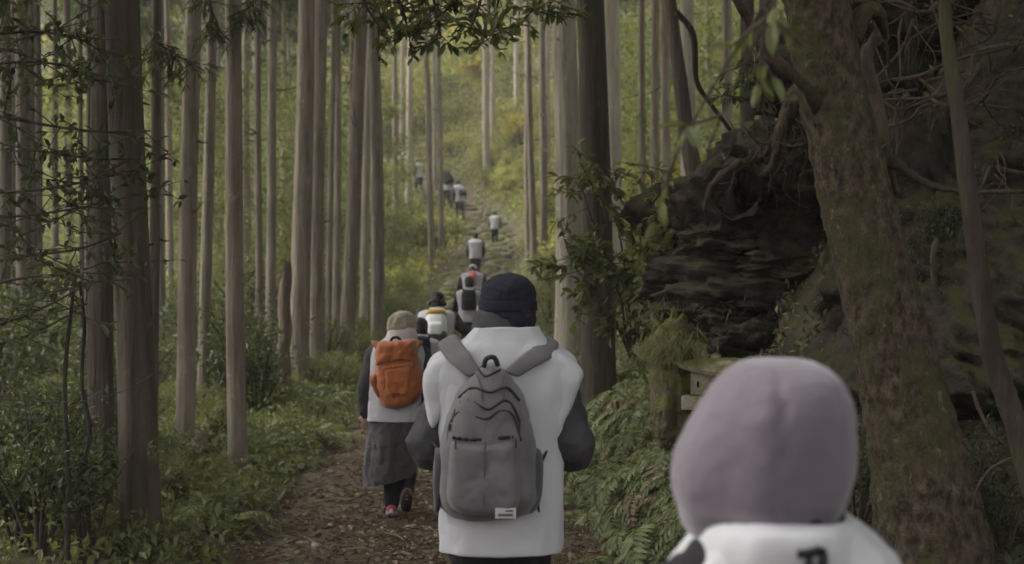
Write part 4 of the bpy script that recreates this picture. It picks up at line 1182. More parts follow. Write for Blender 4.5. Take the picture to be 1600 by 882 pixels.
def midwood(name, label, n, ncl, mat, seed, y0, y1, u0, u1, hmax, L):
    """tall undergrowth between the trunks, seen through the stand"""
    r = np.random.default_rng(seed)
    cy_ = r.uniform(y0, y1, ncl); cx_ = (r.uniform(u0, u1, ncl) - 800) / FPX * cy_
    ok = np.abs(cx_ - path_x(cy_)) > 3.2; cx_, cy_ = cx_[ok], cy_[ok]; m_ = len(cx_)
    cz_ = ground(cx_, cy_, False) + r.uniform(0, 1, m_) ** 1.3 * hmax
    k = r.integers(0, m_, n); s = r.uniform(0.5, 1.5, m_)[k][:, None]
    P = np.column_stack([cx_, cy_, cz_])[k] + r.normal(size=(n, 3)) * np.array([0.5, 0.5, 0.3]) * s
    LL = L * r.uniform(0.6, 1.4, n)
    V, F = leaves(P, rand_dirs(n, r) + [0, 0, -0.2], rand_dirs(n, r) * 0.7 + [0, 0, 1], LL, LL * 0.45, 0.2)
    return tag(obj(name, V, F, mat, None, False), label, 'foliage', None, 'stuff')
midwood('left_undergrowth', 'dark green undergrowth seen between the cedar trunks on the left', 130000, 560, LEAF_MID, 71, 30, 80, -60, 640, 6.0, 0.15)
midwood('right_undergrowth', 'green undergrowth seen between the trunks on the right', 80000, 320, LEAF_MID, 72, 30, 75, 850, 1300, 5.5, 0.15)
hill('dark_hillside_foliage', 'dark green bushes between the far cedars', 90000, 260, LEAF_MID, 33, 84, 140, 7.0, 0.3)

def litter(name, label, n, L, wr, mat, seed, y0, y1, half, lift=0.012, stuffcat='leaf litter'):
    r = np.random.default_rng(seed)
    y = y0 + (y1 - y0) * r.random(n) ** 1.6; x = path_x(y) + r.normal(size=n) * half
    z = np.maximum(ground(x, y), np.where(np.abs(x - path_x(y)) < 1.25 * path_half(y), path_top(x, y) + 0.022 * fbm(x * 9, y * 9, 0.5, 3, 13), -99)) + lift * r.random(n)
    D = rand_dirs(n, r) * np.array([1, 1, 0.25]); LL = L * r.uniform(0.4, 1.5, n)
    V, F = leaves(np.column_stack([x, y, z]), D, rand_dirs(n, r) * 0.5 + [0, 0, 1], LL, LL * wr, 0.3)
    return tag(obj(name, V, F, mat, None, False), label, stuffcat, None, 'stuff')
litter('leaf_litter', 'dead brown leaves strewn over the path and its edges', 26000, 0.05, 0.45, LITTER, 41, 6.5, 30, 1.1)
litter('needle_litter', 'dry needles and thin twigs strewn over the path', 16000, 0.11, 0.06, LITTER, 42, 6.5, 26, 1.0, 0.02, 'twigs')
# pebbles, joined
mb = MB(); r = np.random.default_rng(43)
PV, PF = ball((0, 0, 0), (1, 1, 0.6), 7, 5, 0.3, 1.5, 3)
for i in range(1500):
    y = 7 + 14 * r.random() ** 1.6; x = float(path_x(y)) + r.normal() * 0.6; s = 0.008 + 0.02 * r.random() ** 2.5
    a = r.uniform(0, 6.28); ca, sa = math.cos(a), math.sin(a)
    W_ = PV * np.array([s, s * 0.7, s]); mb.add(np.column_stack([W_[:, 0]*ca - W_[:, 1]*sa + x, W_[:, 0]*sa + W_[:, 1]*ca + y, W_[:, 2] + float(surf(x, y)) + 0.008]), PF)
tag(mb.obj('pebbles', STONE), 'small pebbles trodden into the path', 'pebbles', None, 'stuff')
# larger stones one can pick out
STM = [raw_mesh('path_stone', *ball((0, 0, 0), (1, 0.75, 0.5), 14, 9, 0.5, 1.5, 50 + k, 0.8), STONE) for k in range(5)]
for i in range(46):
    y = 8.3 + 7 * r.random() ** 1.5; x = float(path_x(y)) - 0.2 + r.normal() * 0.62; s = r.uniform(0.025, 0.06)
    o = link('path_stone', STM[i % 5], None, (x, y, float(surf(x, y)) + s * 0.15)); o.scale = (s, s, s)
    o.rotation_euler = (r.uniform(-.3, .3), r.uniform(-.3, .3), r.uniform(0, 6.28))
    tag(o, 'loose grey-brown stone lying on the dirt path', 'stone', 'loose stones on the path')
# fallen sticks
for i, (x0, y0, x1, y1, rr) in enumerate([(425, 800, 448, 772, .016), (532, 690, 548, 735, .006), (465, 850, 495, 882, .007), (535, 688, 552, 700, .01), (500, 790, 545, 800, .006), (610, 760, 560, 745, .005), (600, 860, 640, 882, .006), (890, 812, 935, 816, .008), (880, 860, 950, 845, .006), (660, 850, 690, 872, .006)]):
    a = hit(x0, y0); b_ = hit(x1, y1); A_ = px(x0, y0, a); B_ = px(x1, y1, b_)
    M_ = (A_ + B_) / 2
    for p in (A_, B_, M_): p[2] = float(surf(p[0], p[1])) + rr + 0.012
    o = stem_thing('fallen_stick', [A_, M_ + np.array([0.02, 0, 0.015]), B_], [rr, rr * 0.9, rr * 0.5], 'x', 'stick', DEAD, 6, 8, 0.2, 90 + i)
    tag(o, 'dry fallen stick lying on the dirt path', 'stick', 'fallen sticks on the path')
# long grass hanging over the mossy pillar rock
r = np.random.default_rng(44); n = 1300
P = np.array([px(1050, 535, 9.1)]) + r.normal(size=(n, 3)) * np.array([0.09, 0.12, 0.05])
P = np.vstack([P, np.array([px(1078, 485, 9.9)]) + r.normal(size=(500, 3)) * np.array([0.2, 0.2, 0.05])]); n = len(P)
D = r.normal(size=(n, 3)) * np.array([0.5, 0.5, 0.3]) + np.array([-0.15, -0.35, -0.75])
V, F = leaves(P, D, rand_dirs(n, r), r.uniform(0.06, 0.16, n), 0.004, 0.1)
tag(obj('hanging_grass', V, F, GRASSM, None, False), 'long grass hanging over the mossy rock beside the lantern', 'grass', None, 'stuff')
# ------------------------------------------------------------------ people
SKIN = m_plain('skin', (0.3, 0.2, 0.15), 0.6)
HAIR = m_plain('black_hair', (0.012, 0.01, 0.009), 0.6)
WHITE = m_cloth('white_bib_cloth', (0.345, 0.338, 0.345), 0.8, 0.04, 400, 0.15, 0.05)
BLACKC = m_cloth('black_cloth', (0.012, 0.011, 0.012), 0.9, 0.3, 260, 0.25, 0.0)
CHARCOAL = m_cloth('charcoal_puffer', (0.034, 0.032, 0.033), 0.75, 0.25, 200, 0.2, 0.0)
SLATE = m_cloth('slate_cloth', (0.036, 0.035, 0.036), 0.9, 0.3, 260, 0.25, 0.0)
SKIRTM = m_cloth('grey_wool_skirt', (0.048, 0.043, 0.043), 0.95, 0.2)
NAVY = m_cloth('navy_knit', (0.014, 0.0135, 0.021), 0.95, 0.25, 300, 0.5, 0.0)
BEIGE = m_cloth('beige_cap_cloth', (0.21, 0.18, 0.135), 0.95, 0.2, 300, 0.5)
SCARF = m_cloth('pale_scarf_cloth', (0.36, 0.34, 0.31), 0.95, 0.12)
PURPLE = m_cloth('purple_hood_cloth', (0.104, 0.087, 0.1), 0.95, 0.07, 500, 0.15, 0.25)
ORANGE = m_cloth('orange_pack_cloth', (0.27, 0.08, 0.026), 0.75, 0.18, 300, 0.25)
ORANGE_D = m_cloth('rust_pocket_cloth', (0.2, 0.048, 0.017), 0.75, 0.18, 300, 0.25)
GREYP = m_cloth('grey_pack_cloth', (0.088, 0.081, 0.083), 0.85, 0.16, 400, 0.25)
GREYD = m_cloth('dark_grey_pack_cloth', (0.05, 0.047, 0.05), 0.85, 0.2, 400, 0.25)
PIPING = m_plain('black_piping', (0.012, 0.011, 0.012), 0.7)
PINK = m_cloth('pink_shoe', (0.34, 0.06, 0.1), 0.8, 0.25)
MAROON = m_cloth('maroon_shoe', (0.16, 0.045, 0.065), 0.8, 0.25)
SOLE = m_plain('pale_sole', (0.4, 0.37, 0.35), 0.8)
DSOLE = m_plain('dark_sole', (0.03, 0.026, 0.026), 0.9)
LTGREY = m_cloth('light_grey_pack', (0.5, 0.5, 0.48), 0.8, 0.08)
MUSTARD = m_cloth('mustard_pack_top', (0.4, 0.24, 0.05), 0.8, 0.1)
CORAL = m_cloth('coral_cloth', (0.42, 0.13, 0.09), 0.8, 0.15)
BROWNB = m_cloth('brown_boot', (0.06, 0.042, 0.032), 0.8, 0.2)

def remesh(o, vox, smooth_it=6, sm=0.6, disp=0.0, dsize=0.15, seed=0):
    m = o.modifiers.new('remesh', 'REMESH'); m.mode = 'VOXEL'; m.voxel_size = vox; m.use_smooth_shade = True
    s = o.modifiers.new('smooth', 'SMOOTH'); s.iterations = smooth_it; s.factor = sm
    if disp:
        t = bpy.data.textures.new('cloth_creases', 'CLOUDS'); t.noise_scale = dsize; t.noise_depth = 3
        d = o.modifiers.new('creases', 'DISPLACE'); d.texture = t; d.strength = disp; d.mid_level = 0.5
        d.texture_coords = 'LOCAL'
    return o

def creases(o, s1=.03, n1=.15, s2=.01, n2=.05):
    """large drape folds, then small ones"""
    for s_, n_ in ((s1, n1), (s2, n2)):
        t = bpy.data.textures.new('cloth_creases', 'CLOUDS'); t.noise_scale = n_; t.noise_depth = 2
        d = o.modifiers.new('creases', 'DISPLACE'); d.texture = t; d.strength = s_; d.mid_level = .5; d.texture_coords = 'LOCAL'
    return o

class Fig:
    """poses one figure; local x right, y forward, z up, unit = body height"""
    def __init__(s, x, y, H, yaw=0.0, lean=0.0, name='person', label='', z=None, twist=0.0, group=None):
        s.H = H; s.yaw = yaw; s.lean = lean
        s.o = np.array([x, y, float(surf(x, y)) if z is None else z])
        s.root = empty(name, tuple(s.o), label, 'person', group)
        s.hipz = 0.52
    def w(s, p, torso=True):
        """local (units of H) -> world; torso points pitch forward about the hips"""
        p = np.asarray(p, float).reshape(-1, 3).copy()
        if torso and s.lean:
            z = p[:, 2] - s.hipz; y = p[:, 1].copy(); up = z > 0
            c, n_ = math.cos(s.lean), math.sin(s.lean)
            p[:, 1] = np.where(up, y * c + z * n_, y); p[:, 2] = np.where(up, s.hipz + z * c - y * n_, p[:, 2])
        c, n_ = math.cos(s.yaw), math.sin(s.yaw)
        q_ = np.column_stack([p[:, 0] * c - p[:, 1] * n_, p[:, 0] * n_ + p[:, 1] * c, p[:, 2]])
        return q_ * s.H + s.o
    def tub(s, mb, pts, rad, seg=12, n=10, torso=True):
        V, F = tube(np.asarray(pts, float), np.asarray(rad, float), seg, n, True, 0, 0, True)
        mb.add(s.w(V, torso), F)
    def lof(s, mb, S, seg=20, n=14, ex=2.3, torso=True, fold=0.0, seed=0):
        V, F = loft(S, seg, n, True, ex, fold, 7, seed); mb.add(s.w(V, torso), F)
    def body(s, legs, arms, vox=0.01, hands=True, headturn=0.0, headdrop=0.0):
        """legs: two (hip, knee, ankle, toe); arms: two (shoulder, elbow, wrist)"""
        mb = MB()
        s.legs, s.arms = legs, arms
        s.lof(mb, [(0,0,.47,.075,.055),(0,0,.52,.098,.065),(0,0,.6,.082,.055),(0,.004,.7,.098,.066),(0,.004,.78,.108,.062),(0,0,.825,.075,.045),(0,0,.84,.035,.033)])
        s.tub(mb, [(0, -.005, .82), (0, .004, .87)], [.034, .031])
        hy = .012 + headdrop; hz = .925 - headdrop * .3
        s.hc = np.array([0, hy, hz])
        V, F = ball((0, 0, 0), (.047, .058, .07), 20, 14); V[:, 2] += np.where(V[:, 2] < 0, -0.006, 0); V[V[:, 2] < -.02, 0] *= .86
        mb.add(s.w(V + s.hc), F)
        V, F = ball((0, 0, 0), (.008, .012, .015), 8, 6); mb.add(s.w(V + s.hc + [0, .058, -.012]), F)          # nose
        V, F = ball((0, 0, 0), (.017, .006, .006), 8, 6); mb.add(s.w(V + s.hc + [0, .052, -.038]), F)          # mouth
        for sg in (-1, 1):
            V, F = ball((0, 0, 0), (.007, .012, .02), 8, 6); mb.add(s.w(V + s.hc + [sg * .048, -.002, -.008]), F)   # ears
            V, F = ball((0, 0, 0), (.008, .005, .006), 8, 6); mb.add(s.w(V + s.hc + [sg * .019, .051, .004]), F)    # eyes
        for hip, kn, an, toe in legs:
            s.tub(mb, [hip, np.add(hip, kn) / 2, kn, np.add(kn, an) / 2 + [0, -.006, .01], an], [.052, .046, .034, .033, .021], torso=False)
            d = unit(np.subtract(toe, an)); s.tub(mb, [np.subtract(an, [0, .012, .018]), np.add(an, d * .05) - [0, 0, .006], toe], [.022, .022, .016], 10, 6, False)
        for sh, el, wr in arms:
            s.tub(mb, [np.multiply(sh, [.7, 1, 1]), sh, np.add(sh, el) / 2, el, np.add(el, wr) / 2, wr], [.03, .032, .028, .023, .022, .016])
            if hands:
                d = unit(np.subtract(wr, el)); side = unit(np.cross(d, [0.3, 1, 0.2])); nrm = np.cross(side, d)
                palm = np.add(wr, d * .028)
                V, F = ball((0, 0, 0), (.5, .5, .5), 10, 8)
                V = V[:, :1] * side * .05 + V[:, 1:2] * nrm * .024 + V[:, 2:] * d * .062 + palm; mb.add(s.w(V), F)
                for k, (o_, l_) in enumerate(((-.018, .038), (-.006, .045), (.006, .042), (.018, .034))):
                    b_ = palm + d * .024 + side * o_; m_ = b_ + d * l_ * .5 + nrm * .004; e_ = m_ + unit(d + nrm * .8) * l_ * .55
                    s.tub(mb, [b_, m_, e_], [.0058, .0055, .0045], 7, 5)
                b_ = palm - d * .01 - side * .02; m_ = b_ - side * .016 + d * .014; s.tub(mb, [b_, m_, m_ + unit(d + nrm * .5) * .02], [.0068, .006, .005], 7, 5)
        o = mb.obj('body', SKIN, s.root); remesh(o, vox, 3)
        return o
    def trousers(s, mat, vox=0.014, r=1.0, hem=0.0):
        mb = MB()
        s.lof(mb, [(0,0,.455,.085*r,.065*r),(0,0,.52,.11*r,.078*r),(0,0,.6,.1*r,.068*r)], torso=False)
        for hip, kn, an, toe in s.legs:
            s.tub(mb, [hip, np.add(hip, kn) / 2, kn, np.add(kn, an) / 2, np.add(an, [0, 0, .012])], [.066*r, .06*r, .049*r, .045*r, .036*r], torso=False)
        return remesh(mb.obj('trousers', mat, s.root), vox, 4, .5, .03 * s.H / 1.6, .08)
    def jacket(s, mat, vox=0.012, puff=0.0, r=1.0, hem=.5):
        mb = MB()
        s.lof(mb, [(0,0,hem,.116*r,.086*r),(0,0,.56,.112*r,.08*r),(0,0,.64,.112*r,.08*r),(0,0,.74,.122*r,.084*r),(0,0,.8,.118*r,.074*r),(0,-.002,.845,.062*r,.05*r),(0,0,.87,.05*r,.047*r)], ex=2.4)
        for sh, el, wr in s.arms:
            P = smooth_pts([np.multiply(sh, [.55, 1, 1]), sh, np.add(sh, el) / 2, el, np.add(el, wr) / 2, np.add(wr, unit(np.subtract(wr, el)) * .005)], 44)
            rr = np.interp(np.linspace(0, 1, 44), [0, .2, .4, .6, .8, .93, 1], np.array([.045, .052, .047, .045, .04, .034, .025]) * r)
            if puff: rr = rr * (1 + puff * np.abs(np.sin(np.linspace(0, 1, 44) * np.pi * 8)))
            s.tub(mb, P, rr, 16, None)
        return remesh(mb.obj('jacket', mat, s.root), vox, 3, .5, .03 * s.H / 1.6, .07)
    def vest(s, mat=None, S=None, fold=.06, seed=1, ex=2.8, seg=64):
        """white sleeveless bib"""
        S = S or [(0,-.005,.47,.128,.1),(0,-.004,.56,.124,.097),(0,-.004,.66,.127,.096),(0,-.004,.74,.14,.096),(0,-.004,.795,.148,.088),(0,-.003,.825,.135,.075),(0,-.002,.848,.08,.058),(0,0,.866,.056,.052)]
        V, F = loft(S, seg, 34, False, ex, fold, 7, seed)
        o = obj('vest', s.w(V), F, mat or WHITE, s.root)
        m = o.modifiers.new('cloth', 'SOLIDIFY'); m.thickness = 0.006; m.offset = 0
        sb = o.modifiers.new('sub', 'SUBSURF'); sb.levels = sb.render_levels = 1
        creases(o, .036, .26, .007, .07)
        return o
    def shoes(s, mats=((BROWNB, DSOLE), (BROWNB, DSOLE))):
        for (hip, kn, an, toe), (um, sm) in zip(s.legs, mats):
            d = unit(np.subtract(toe, an) * [1, 1, 1]); dn = np.cross(d, [1, 0, 0]); dn = dn if dn[2] > 0 else -dn
            heel = np.subtract(an, d * .03) - dn * .018; tip = np.add(an, d * .088) - dn * .006
            up = MB(); s.tub(up, [np.add(heel, d * .008), np.add(an, d * .02), tip - dn * .012], [.025, .027, .02], 14, 8, False)
            s.tub(up, [np.add(an, [0, 0, .012]), np.add(an, [0, 0, -.006])], [.025, .026], 12, 4, False)
            so = remesh(up.obj('shoe', um, s.root), .007 if s.H > 1.2 else .012, 3)
            L = .15; c0 = (heel + tip) / 2 - dn * .016
            a = np.linspace(0, 2*np.pi, 24, endpoint=False)
            sx = np.array([1, 0, 0.]); ring = np.outer(np.sin(a) * (.028 + .004 * np.cos(a)), sx) + np.outer(np.cos(a) * L / 2, d)
            V = np.vstack([c0 + ring - dn * .012, c0 + ring + dn * .008]); F = [tuple(range(23, -1, -1)), tuple(range(24, 48))] + [(j, (j+1) % 24, 24 + (j+1) % 24, 24 + j) for j in range(24)]
            obj('sole', s.w(V, False), F, sm, so)
    def cap(s, mat, brim=False, S=None, name='cap', tilt=0.0, fold=.05, low=-.03):
        c = s.hc
        S = S or [(0,-.002,low,.05,.06),(0,-.002,0.0,.054,.064),(0,-.002,.03,.055,.065),(0,-.002,.058,.046,.055),(0,-.002,.074,.026,.03),(0,-.002,.079,.008,.01)]
        S = [(a + c[0], b_ + c[1], z_ + c[2], rx, ry) for a, b_, z_, rx, ry in S]
        V, F = loft(S, 32, 26, True, 2.1, fold, 9, 4)
        o = obj(name, s.w(V), F, mat, s.root)
        sb = o.modifiers.new('sub', 'SUBSURF'); sb.levels = sb.render_levels = 1
        if brim:
            a = np.linspace(0, 2*np.pi, 28, endpoint=False)
            def ring(r_, z_): return np.column_stack([np.cos(a) * r_ * .9 + c[0], np.sin(a) * r_ + c[1], np.full(28, z_ + c[2])])
            V = np.vstack([ring(.05, .012), ring(.078, -.012), ring(.078, -.016), ring(.05, .006)])
            F = [(i*28 + j, i*28 + (j+1) % 28, ((i+1) % 4)*28 + (j+1) % 28, ((i+1) % 4)*28 + j) for i in range(4) for j in range(28)]
            obj('brim', s.w(V), F, mat, o)
        return o
    def hair(s, mat=None, low=-.05):
        c = s.hc
        S = [(c[0], c[1] - .006, c[2] + z_, rx, ry) for z_, rx, ry in ((low, .047, .055), (-.01, .053, .062), (.03, .053, .062), (.055, .043, .05), (.07, .02, .025))]
        V, F = loft(S, 28, 20, True, 2.1, .08, 9, 5)
        V[:, 1] -= np.where(V[:, 2] < c[2] - .01, .008, 0)
        return obj('hair', s.w(V), F, mat or HAIR, s.root)
    def collar(s, mat, r=.058, h=.03, z=.868, name='collar'):
        V, F = loft([(0,.002,z - h,r*1.12,r*1.08),(0,.004,z,r*1.15,r*1.1),(0,.006,z + h*.8,r*1.02,r),(0,.008,z + h*1.2,r*.86,r*.86)], 32, 16, True, 2.1, .12, 9, 6)
        return obj(name, s.w(V), F, mat, s.root)

def std_legs(step=0.0, lift=0.0, w_=.05):
    """step > 0: right foot behind and lifted"""
    l = ((-w_, 0, .5), (-w_, .03 + step * .3, .275), (-w_, .0 + step * .35, .045), (-w_, .085 + step * .35, .018))
    a = (w_, -step * .9, .045 + lift)
    r_ = ((w_, 0, .5), (w_, .02 - step * .25, .28 + lift * .25), a, (w_, a[1] + .085 * (1 - lift * 4) , max(.018, a[2] - .03 - lift * .35)))
    return [l, r_]
def std_arms(out=.02, bend=.05):
    return [((sg * .115, 0, .8), (sg * (.135 + out), -.015, .64), (sg * (.125 + out), bend, .5)) for sg in (-1, 1)]

# puffed panel: a closed shell over a traced outline with real depth
def puff(outline, Yb, dep, ex=2.4, rings=9, flat=0.35, n=64, nz=0.0, seed=0, back=0.25):
    q_ = np.asarray(outline, float)
    q_ = smooth_pts(np.vstack([q_, q_[:1]]), n + 1)[:-1]
    c = q_.mean(0)
    V = []; ts = np.linspace(1, 0, rings)[:-1]
    for t in ts:
        r_ = c + (q_ - c) * t; d = dep * (1 - max(0, (t - flat) / (1 - flat)) ** ex) ** (1 / ex)
        pw = np.array([px(a_, b_, Yb) for a_, b_ in r_]); pw[:, 1] -= d
        if nz: pw[:, 1] += nz * fbm(r_[:, 0] * .035, r_[:, 1] * .035, 0.2 + seed, 3, seed)
        V.append(pw)
    cc = px(c[0], c[1], Yb); m_ = cc.copy(); m_[1] -= dep; V.append(m_[None])
    bk = np.array([px(a_, b_, Yb) for a_, b_ in c + (q_ - c) * .92]); bk[:, 1] += dep * back
    V = np.vstack(V); nb = len(V); V = np.vstack([V, bk])
    F = []
    for i in range(rings - 2):
        for j in range(n): k = (j + 1) % n; F.append((i*n + j, (i+1)*n + j, (i+1)*n + k, i*n + k))
    e = (rings - 1) * n
    for j in range(n): F.append(((rings-2)*n + j, e, (rings-2)*n + (j+1) % n))
    for j in range(n): k = (j + 1) % n; F.append((j, k, nb + k, nb + j))
    F.append(tuple(nb + j for j in range(n)))
    def depth(x, y):
        p = np.array([x, y]) - c; a = math.atan2(p[1], p[0]); aa = np.arctan2(q_[:, 1] - c[1], q_[:, 0] - c[0])
        k = int(np.argmin(np.abs(np.angle(np.exp(1j * (aa - a)))))); t = min(1, np.linalg.norm(p) / np.linalg.norm(q_[k] - c))
        return Yb - dep * (1 - max(0, (t - flat) / (1 - flat)) ** ex) ** (1 / ex)
    return V, F, depth
def on_puff(pts, depth, off=0.004, n=30):
    q_ = smooth_pts(pts, n)
    return np.array([px(a_, b_, depth(a_, b_) - off) for a_, b_ in q_])
def subsurf(o, l=1):
    m = o.modifiers.new('sub', 'SUBSURF'); m.levels = m.render_levels = l
    return o
def strip(P, U, wd, th):
    """flat strap along points P, width direction U"""
    P = np.asarray(P, float); U = unit(np.broadcast_to(np.asarray(U, float), P.shape)); T_ = unit(np.gradient(P, axis=0)); N_ = unit(np.cross(T_, U))
    wd = np.broadcast_to(wd, (len(P),))[:, None]
    V = np.stack([P + U*wd/2 - N_*th/2, P + U*wd/2 + N_*th/2, P - U*wd/2 + N_*th/2, P - U*wd/2 - N_*th/2], 1).reshape(-1, 3)
    F = [(i*4 + j, i*4 + (j+1) % 4, (i+1)*4 + (j+1) % 4, (i+1)*4 + j) for i in range(len(P) - 1) for j in range(4)] + [(3, 2, 1, 0), tuple((len(P)-1)*4 + j for j in range(4))]
    return V, F
def sec(rows, Y, H, o, cyd=0.0):
    """sections traced from the photo: (y px, x left, x right, depth radius m) -> local rows in units of H"""
    out = []
    for yy, xl, xr, ry in rows:
        z_ = (CAMZ + (441 - yy) / FPX * Y - o[2]) / H
        out.append((((xl + xr) / 2 - 800) / FPX * Y / H - o[0] / H, cyd / H, z_, (xr - xl) / 2 / FPX * Y / H, ry / H))
    return sorted(out, key=lambda r_: r_[2])

# ---- man with the grey backpack
Ym = 5.2; Hm = 1.72
f = Fig((783 - 800) / FPX * Ym, Ym, Hm, 0, 0, 'person', 'walker in navy cap, white bib and charcoal puffer jacket carrying the grey backpack', z=CAMZ + (441 - 430) / FPX * Ym - Hm)
f.body(std_legs(.10, .02), [((-.1, 0, .775), (-.152, -.025, .635), (-.12, .12, .6)), ((.1, 0, .775), (.156, -.025, .635), (.12, .12, .6))], .008)
f.hc = f.hc + np.array([.006, 0, .0])
f.trousers(BLACKC); f.shoes()
f.jacket(CHARCOAL, .011, .12, .98, .47)
f.vest(S=sec([(856, 688, 878, .17), (800, 687, 878, .168), (700, 684, 878, .162), (640, 680, 888, .16), (600, 672, 898, .155), (575, 668, 900, .145), (556, 678, 892, .135), (543, 700, 868, .125), (532, 722, 852, .11), (520, 735, 842, .1), (512, 742, 838, .095)], Ym, Hm, f.o, -.01), fold=.07, seed=3, ex=3.2)
f.collar(CHARCOAL, .056, .034, .888)
cs = sec([(512, 752, 836, .105), (490, 750, 838, .115), (470, 749, 838, .12), (450, 754, 835, .118), (437, 764, 826, .1), (430, 778, 812, .06), (428, 788, 800, .02)], Ym, Hm, f.o, .02)
V, F = loft(cs, 40, 30, True, 2.1, .06, 9, 8)
o = creases(subsurf(obj('cap', f.w(V), F, NAVY, f.root), 2), .02, .06, .006, .02)
cb = [(a_, b_, c_, d_ * 1.035, e_ * 1.03) for a_, b_, c_, d_, e_ in sec([(486, 750, 839, .117), (478, 749, 839, .12), (470, 749, 838, .121)], Ym, Hm, f.o, .02)]
V, F = loft(cb, 40, 8, True, 2.1, .04, 9, 12); obj('cap_band', f.w(V), F, NAVY, o)
for O_, nm in (([(838, 544), (876, 549), (911, 577), (905, 606), (888, 652), (868, 692), (852, 650), (840, 590)], 'vest_flap'), ([(718, 548), (690, 555), (662, 580), (662, 625), (674, 674), (692, 650), (704, 590)], 'vest_flap')):
    V, F, _ = puff(O_, Ym - .09, .04, 3.0, 9, .1, 56, .012, 5, .1); creases(subsurf(obj(nm, V, F, WHITE, f.root)), .008, .2, .003, .06)
MANX = f.o[0]
# grey backpack
Yb = Ym - .165
bp = empty('backpack', px(763, 815, Yb), 'grey backpack with dark piping and a small label patch on the nearest standing walker', 'backpack')
OUT = [(770, 562), (786, 572), (806, 596), (824, 628), (834, 668), (842, 715), (845, 765), (838, 795), (812, 811), (765, 817), (718, 812), (690, 797), (683, 765), (684, 715), (692, 668), (706, 625), (728, 590), (752, 568)]
V, F, dep = puff(OUT, Yb, .2, 2.6, 12, .3, 80, .02, 3, .3)
creases(subsurf(obj('pack_body', V, F, GREYP, bp)), .016, .09, .004, .03)
PO = [(702, 684), (760, 686), (806, 684), (814, 720), (818, 770), (806, 800), (762, 808), (712, 802), (696, 775), (698, 725)]
V, F, dp2 = puff(PO, Yb - .15, .075, 3.0, 9, .5, 64, .016, 7, .8)
fp = creases(subsurf(obj('front_pocket', V, F, GREYP, bp)), .012, .08, .003, .03)
V, F = tube(on_puff([(706, 684), (735, 687), (765, 686), (803, 683)], dp2, .01), .006, 6); obj('zipper', V, F, PIPING, fp)
V, F = tube(on_puff([(757, 690), (757, 740), (756, 800)], dp2, -.001), .003, 5); obj('seam', V, F, GREYD, fp)
for k, c in enumerate([[(700, 690), (704, 660), (722, 642), (745, 652), (762, 655), (782, 642), (802, 650), (814, 690)], [(706, 660), (716, 632), (735, 626), (762, 640), (788, 626), (802, 636), (812, 660)], [(716, 622), (738, 606), (766, 613), (792, 606), (812, 626)], [(748, 578), (757, 588), (770, 584), (782, 578)]]):
    V, F = tube(on_puff(c, dep, .0), .0045, 6); obj('piping', V, F, PIPING, bp)
for xl, xr, nm in ((820, 848, 'side_pocket'), (680, 696, 'side_pocket')):
    V, F, _ = puff([(xl, 700), (xr - 2, 706), (xr, 760), (xr - 8, 795), (xl, 800), (xl - 4, 750)], Yb - .03, .08, 2.5, 7, .3, 32, 0, 0, .8); obj(nm, V, F, GREYD, bp)
lp = px(790, 802, dp2(790, 800) - .006)
V, F = box(lp, (.072, .006, .036)); pa = obj('label_patch', V, F, m_plain('patch_white', (0.3, 0.29, 0.28), .7), bp, False)
V, F = box(lp + [0, -.0045, -.006], (.05, .003, .008)); obj('patch_print', V, F, GREYD, pa, False)
V, F = box(lp + [0.012, -.0045, .008], (.026, .003, .005)); obj('patch_print', V, F, GREYD, pa, False)
for x0, x1, sg in ((742, 706, -1), (797, 852, 1)):
    top = np.array([px(x0, 586, Yb - .05), px((x0 + x1) / 2, 566, Yb - .025), px(x1 - sg * 6, 552, Yb + .03), px(x1 + sg * 4, 538, Yb + .1), px(x1 + sg * 6, 534, Yb + .2), px(x1 + sg * 4, 600, Yb + .32), px(x1 + sg * 2, 680, Yb + .33)])
    P_ = smooth_pts(top, 30); V, F = strip(P_, (1, 0, 0.55 * sg * -1 if False else -sg * .45), np.interp(np.linspace(0, 1, 30), [0, .25, 1], [.06, .088, .085]), .02)
    st = subsurf(obj('shoulder_strap', V, F, GREYP, bp))
V, F = tube(smooth_pts([px(756, 574, Yb - .09), px(760, 561, Yb - .1), px(772, 559, Yb - .1), px(778, 572, Yb - .09)], 14), .009, 8); obj('grab_handle', V, F, PIPING, bp)
for a_, b_, d_ in ((712, 690, dp2), (806, 688, dp2), (704, 664, dep), (812, 662, dep)):
    q_ = px(a_, b_, d_(a_, b_) - .012); V, F = box(q_ + [0, 0, -.012], (.006, .004, .03)); obj('zip_pull', V, F, PIPING, bp, False)
for x0, y0, x1, y1 in ((690, 745, 684, 800), (836, 745, 842, 800)):
    V, F = tube([px(x0, y0, Yb - .05), px((x0 + x1) / 2, (y0 + y1) / 2, Yb - .07), px(x1, y1, Yb - .05)], .004, 6, 10); obj('strap_end', V, F, PIPING, bp)
for x_ in (756, 781):
    V, F = tube(on_puff([(x_ - 14, 575 + 6), (x_ - 6, 600), (x_ - 2, 625)] if x_ < 770 else [(x_ + 12, 581), (x_ + 8, 600), (x_ + 6, 625)], dep, .001), .0025, 5); obj('seam', V, F, GREYD, bp)
V, F = tube([px(842, 730, Yb - .02), px(855, 700, Yb + .03), px(862, 660, Yb + .1)], .006, 6, 12); obj('side_strap', V, F, PIPING, bp)
V, F = tube([px(684, 700, Yb), px(672, 690, Yb + .05), px(660, 700, Yb + .1)], .006, 6, 12); obj('side_strap', V, F, PIPING, bp)

